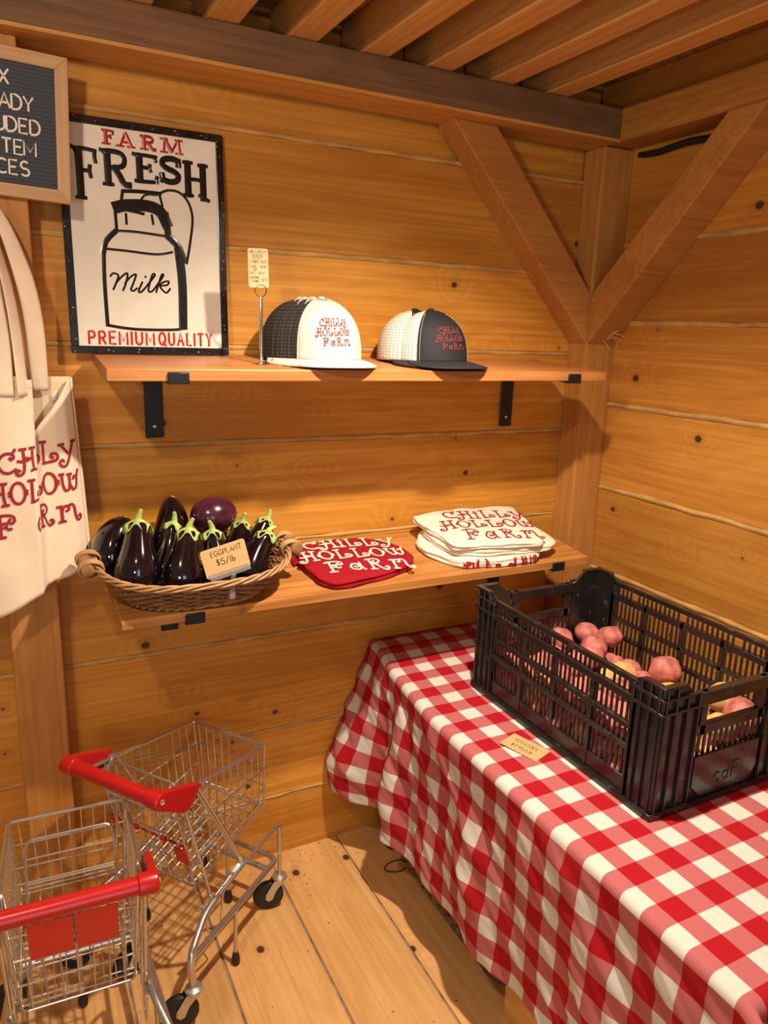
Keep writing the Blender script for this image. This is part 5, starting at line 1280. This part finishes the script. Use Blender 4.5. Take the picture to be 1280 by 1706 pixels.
    if not seat_back_open:
        mb = MB(); mb.tube([(gx(.385) + .004, -.100, .385), (gx(.385) + .004, .118, .385)], .0028, 8); sr = obj('seat_rod', mb, 'cart_red', t)
        for y in (-.035, .045, .116):
            mb = MB(); mb.tube([(gx(.385) + .004, y - .006, .385), (gx(.385) + .004, y + .006, .385)], .0056, 12); obj('rod_clip', mb, 'cart_red', sr)
    return t
make_cart('child size wire cart in front, red handle cut by the left photo edge', (.036, 1.136, 0), math.radians(87), True, -1.05)
make_cart('child size wire cart behind, turned right against the back wall', (.139, 1.457, 0), math.radians(36), False, -.85)

# ------------------------------------------------------------------ things under and beside the table
t = thing('wicker_hamper', 'dark braided wicker hamper in the shadow under the gingham cloth', 'hamper', (1.19, 1.36, 0))
HX0, HX1, HY0, HY1 = .932, 1.42, 1.13, 1.60
mb = MB()
per = fillet_closed([(HX0, HY0, 0), (HX1, HY0, 0), (HX1, HY1, 0), (HX0, HY1, 0)], .05, 6)
den = []
for i in range(len(per)):
    a, b_ = per[i], per[(i + 1) % len(per)]; k = max(1, int((b_ - a).length / .006)); den += [a.lerp(b_, q / k) for q in range(k)]
HO = Vector((1.19, 1.36, 0)); cc = Vector(((HX0 + HX1) / 2, (HY0 + HY1) / 2, 0)); rng = random.Random(8)
for r in range(17):
    for d in (0, 1):
        out = []; acc = 0
        for i, p in enumerate(den):
            acc += .006; rad = (p - cc).normalized(); out.append(p + rad * (.0045 * math.sin(acc * 170 + PI * ((r + d) % 2))) + Vector((0, 0, .012 + r * .017 + d * .007 + .0025 * math.sin(acc * 170 + r))) - HO)
        mb.tube(out, .0062, 6, closed=True)
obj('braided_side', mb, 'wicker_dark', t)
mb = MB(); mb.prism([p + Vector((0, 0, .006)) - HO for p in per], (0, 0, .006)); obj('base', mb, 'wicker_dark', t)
t = thing('wooden_box', 'plain pine box standing under the near part of the table', 'box', (1.14, .86, 0)); BO = Vector((1.14, .86, 0))
for x0 in (.905, 1.36):
    mb = MB(); mb.box((x0, .66, 0), (x0 + .016, 1.075, .36)); obj('side_board', mb, 'joist', t, BO, smooth=False, bevel=.0015)
for y0 in (.66, 1.059):
    mb = MB(); mb.box((.921, y0, 0), (1.36, y0 + .016, .36)); obj('end_board', mb, 'oak', t, BO, smooth=False, bevel=.0015)
mb = MB(); mb.box((.921, .676, .008), (1.36, 1.059, .02)); obj('base', mb, 'oak', t, BO, smooth=False)
mb = MB(); n = 40; mb.tube([(.905 + .034 * math.cos(a) , 1.60 + .022 * math.sin(a), .0025 + .002 * math.sin(a * 2)) for a in [i * 2 * PI / n * .93 for i in range(n)]], .0016, 6)
tag(obj('wire_ring', mb, 'cord', off=(.905, 1.60, 0)), 'thin dark wire ring lying on the floor beside the table', 'wire')
rng = random.Random(31); mb = MB()
for k in range(110):
    x, y = (rng.uniform(.1, .95), rng.uniform(.9, 1.79)) if k < 60 else (rng.uniform(.35, .95), 1.79 - abs(rng.gauss(0, .05)))
    r = rng.uniform(.0008, .0030); a0 = rng.uniform(0, 6)
    pts = [Vector((x + r * rng.uniform(.6, 1.3) * math.cos(a0 + q * PI / 3), y + r * rng.uniform(.6, 1.3) * math.sin(a0 + q * PI / 3), .0002)) for q in range(6)]
    mb.prism(pts, (0, 0, r * .6))
o = tag(obj('floor_crumbs', mb, 'soil', off=(.5, 1.4, 0), smooth=False), 'scattered crumbs and chips of dirt on the floor boards', 'debris'); o['kind'] = 'stuff'
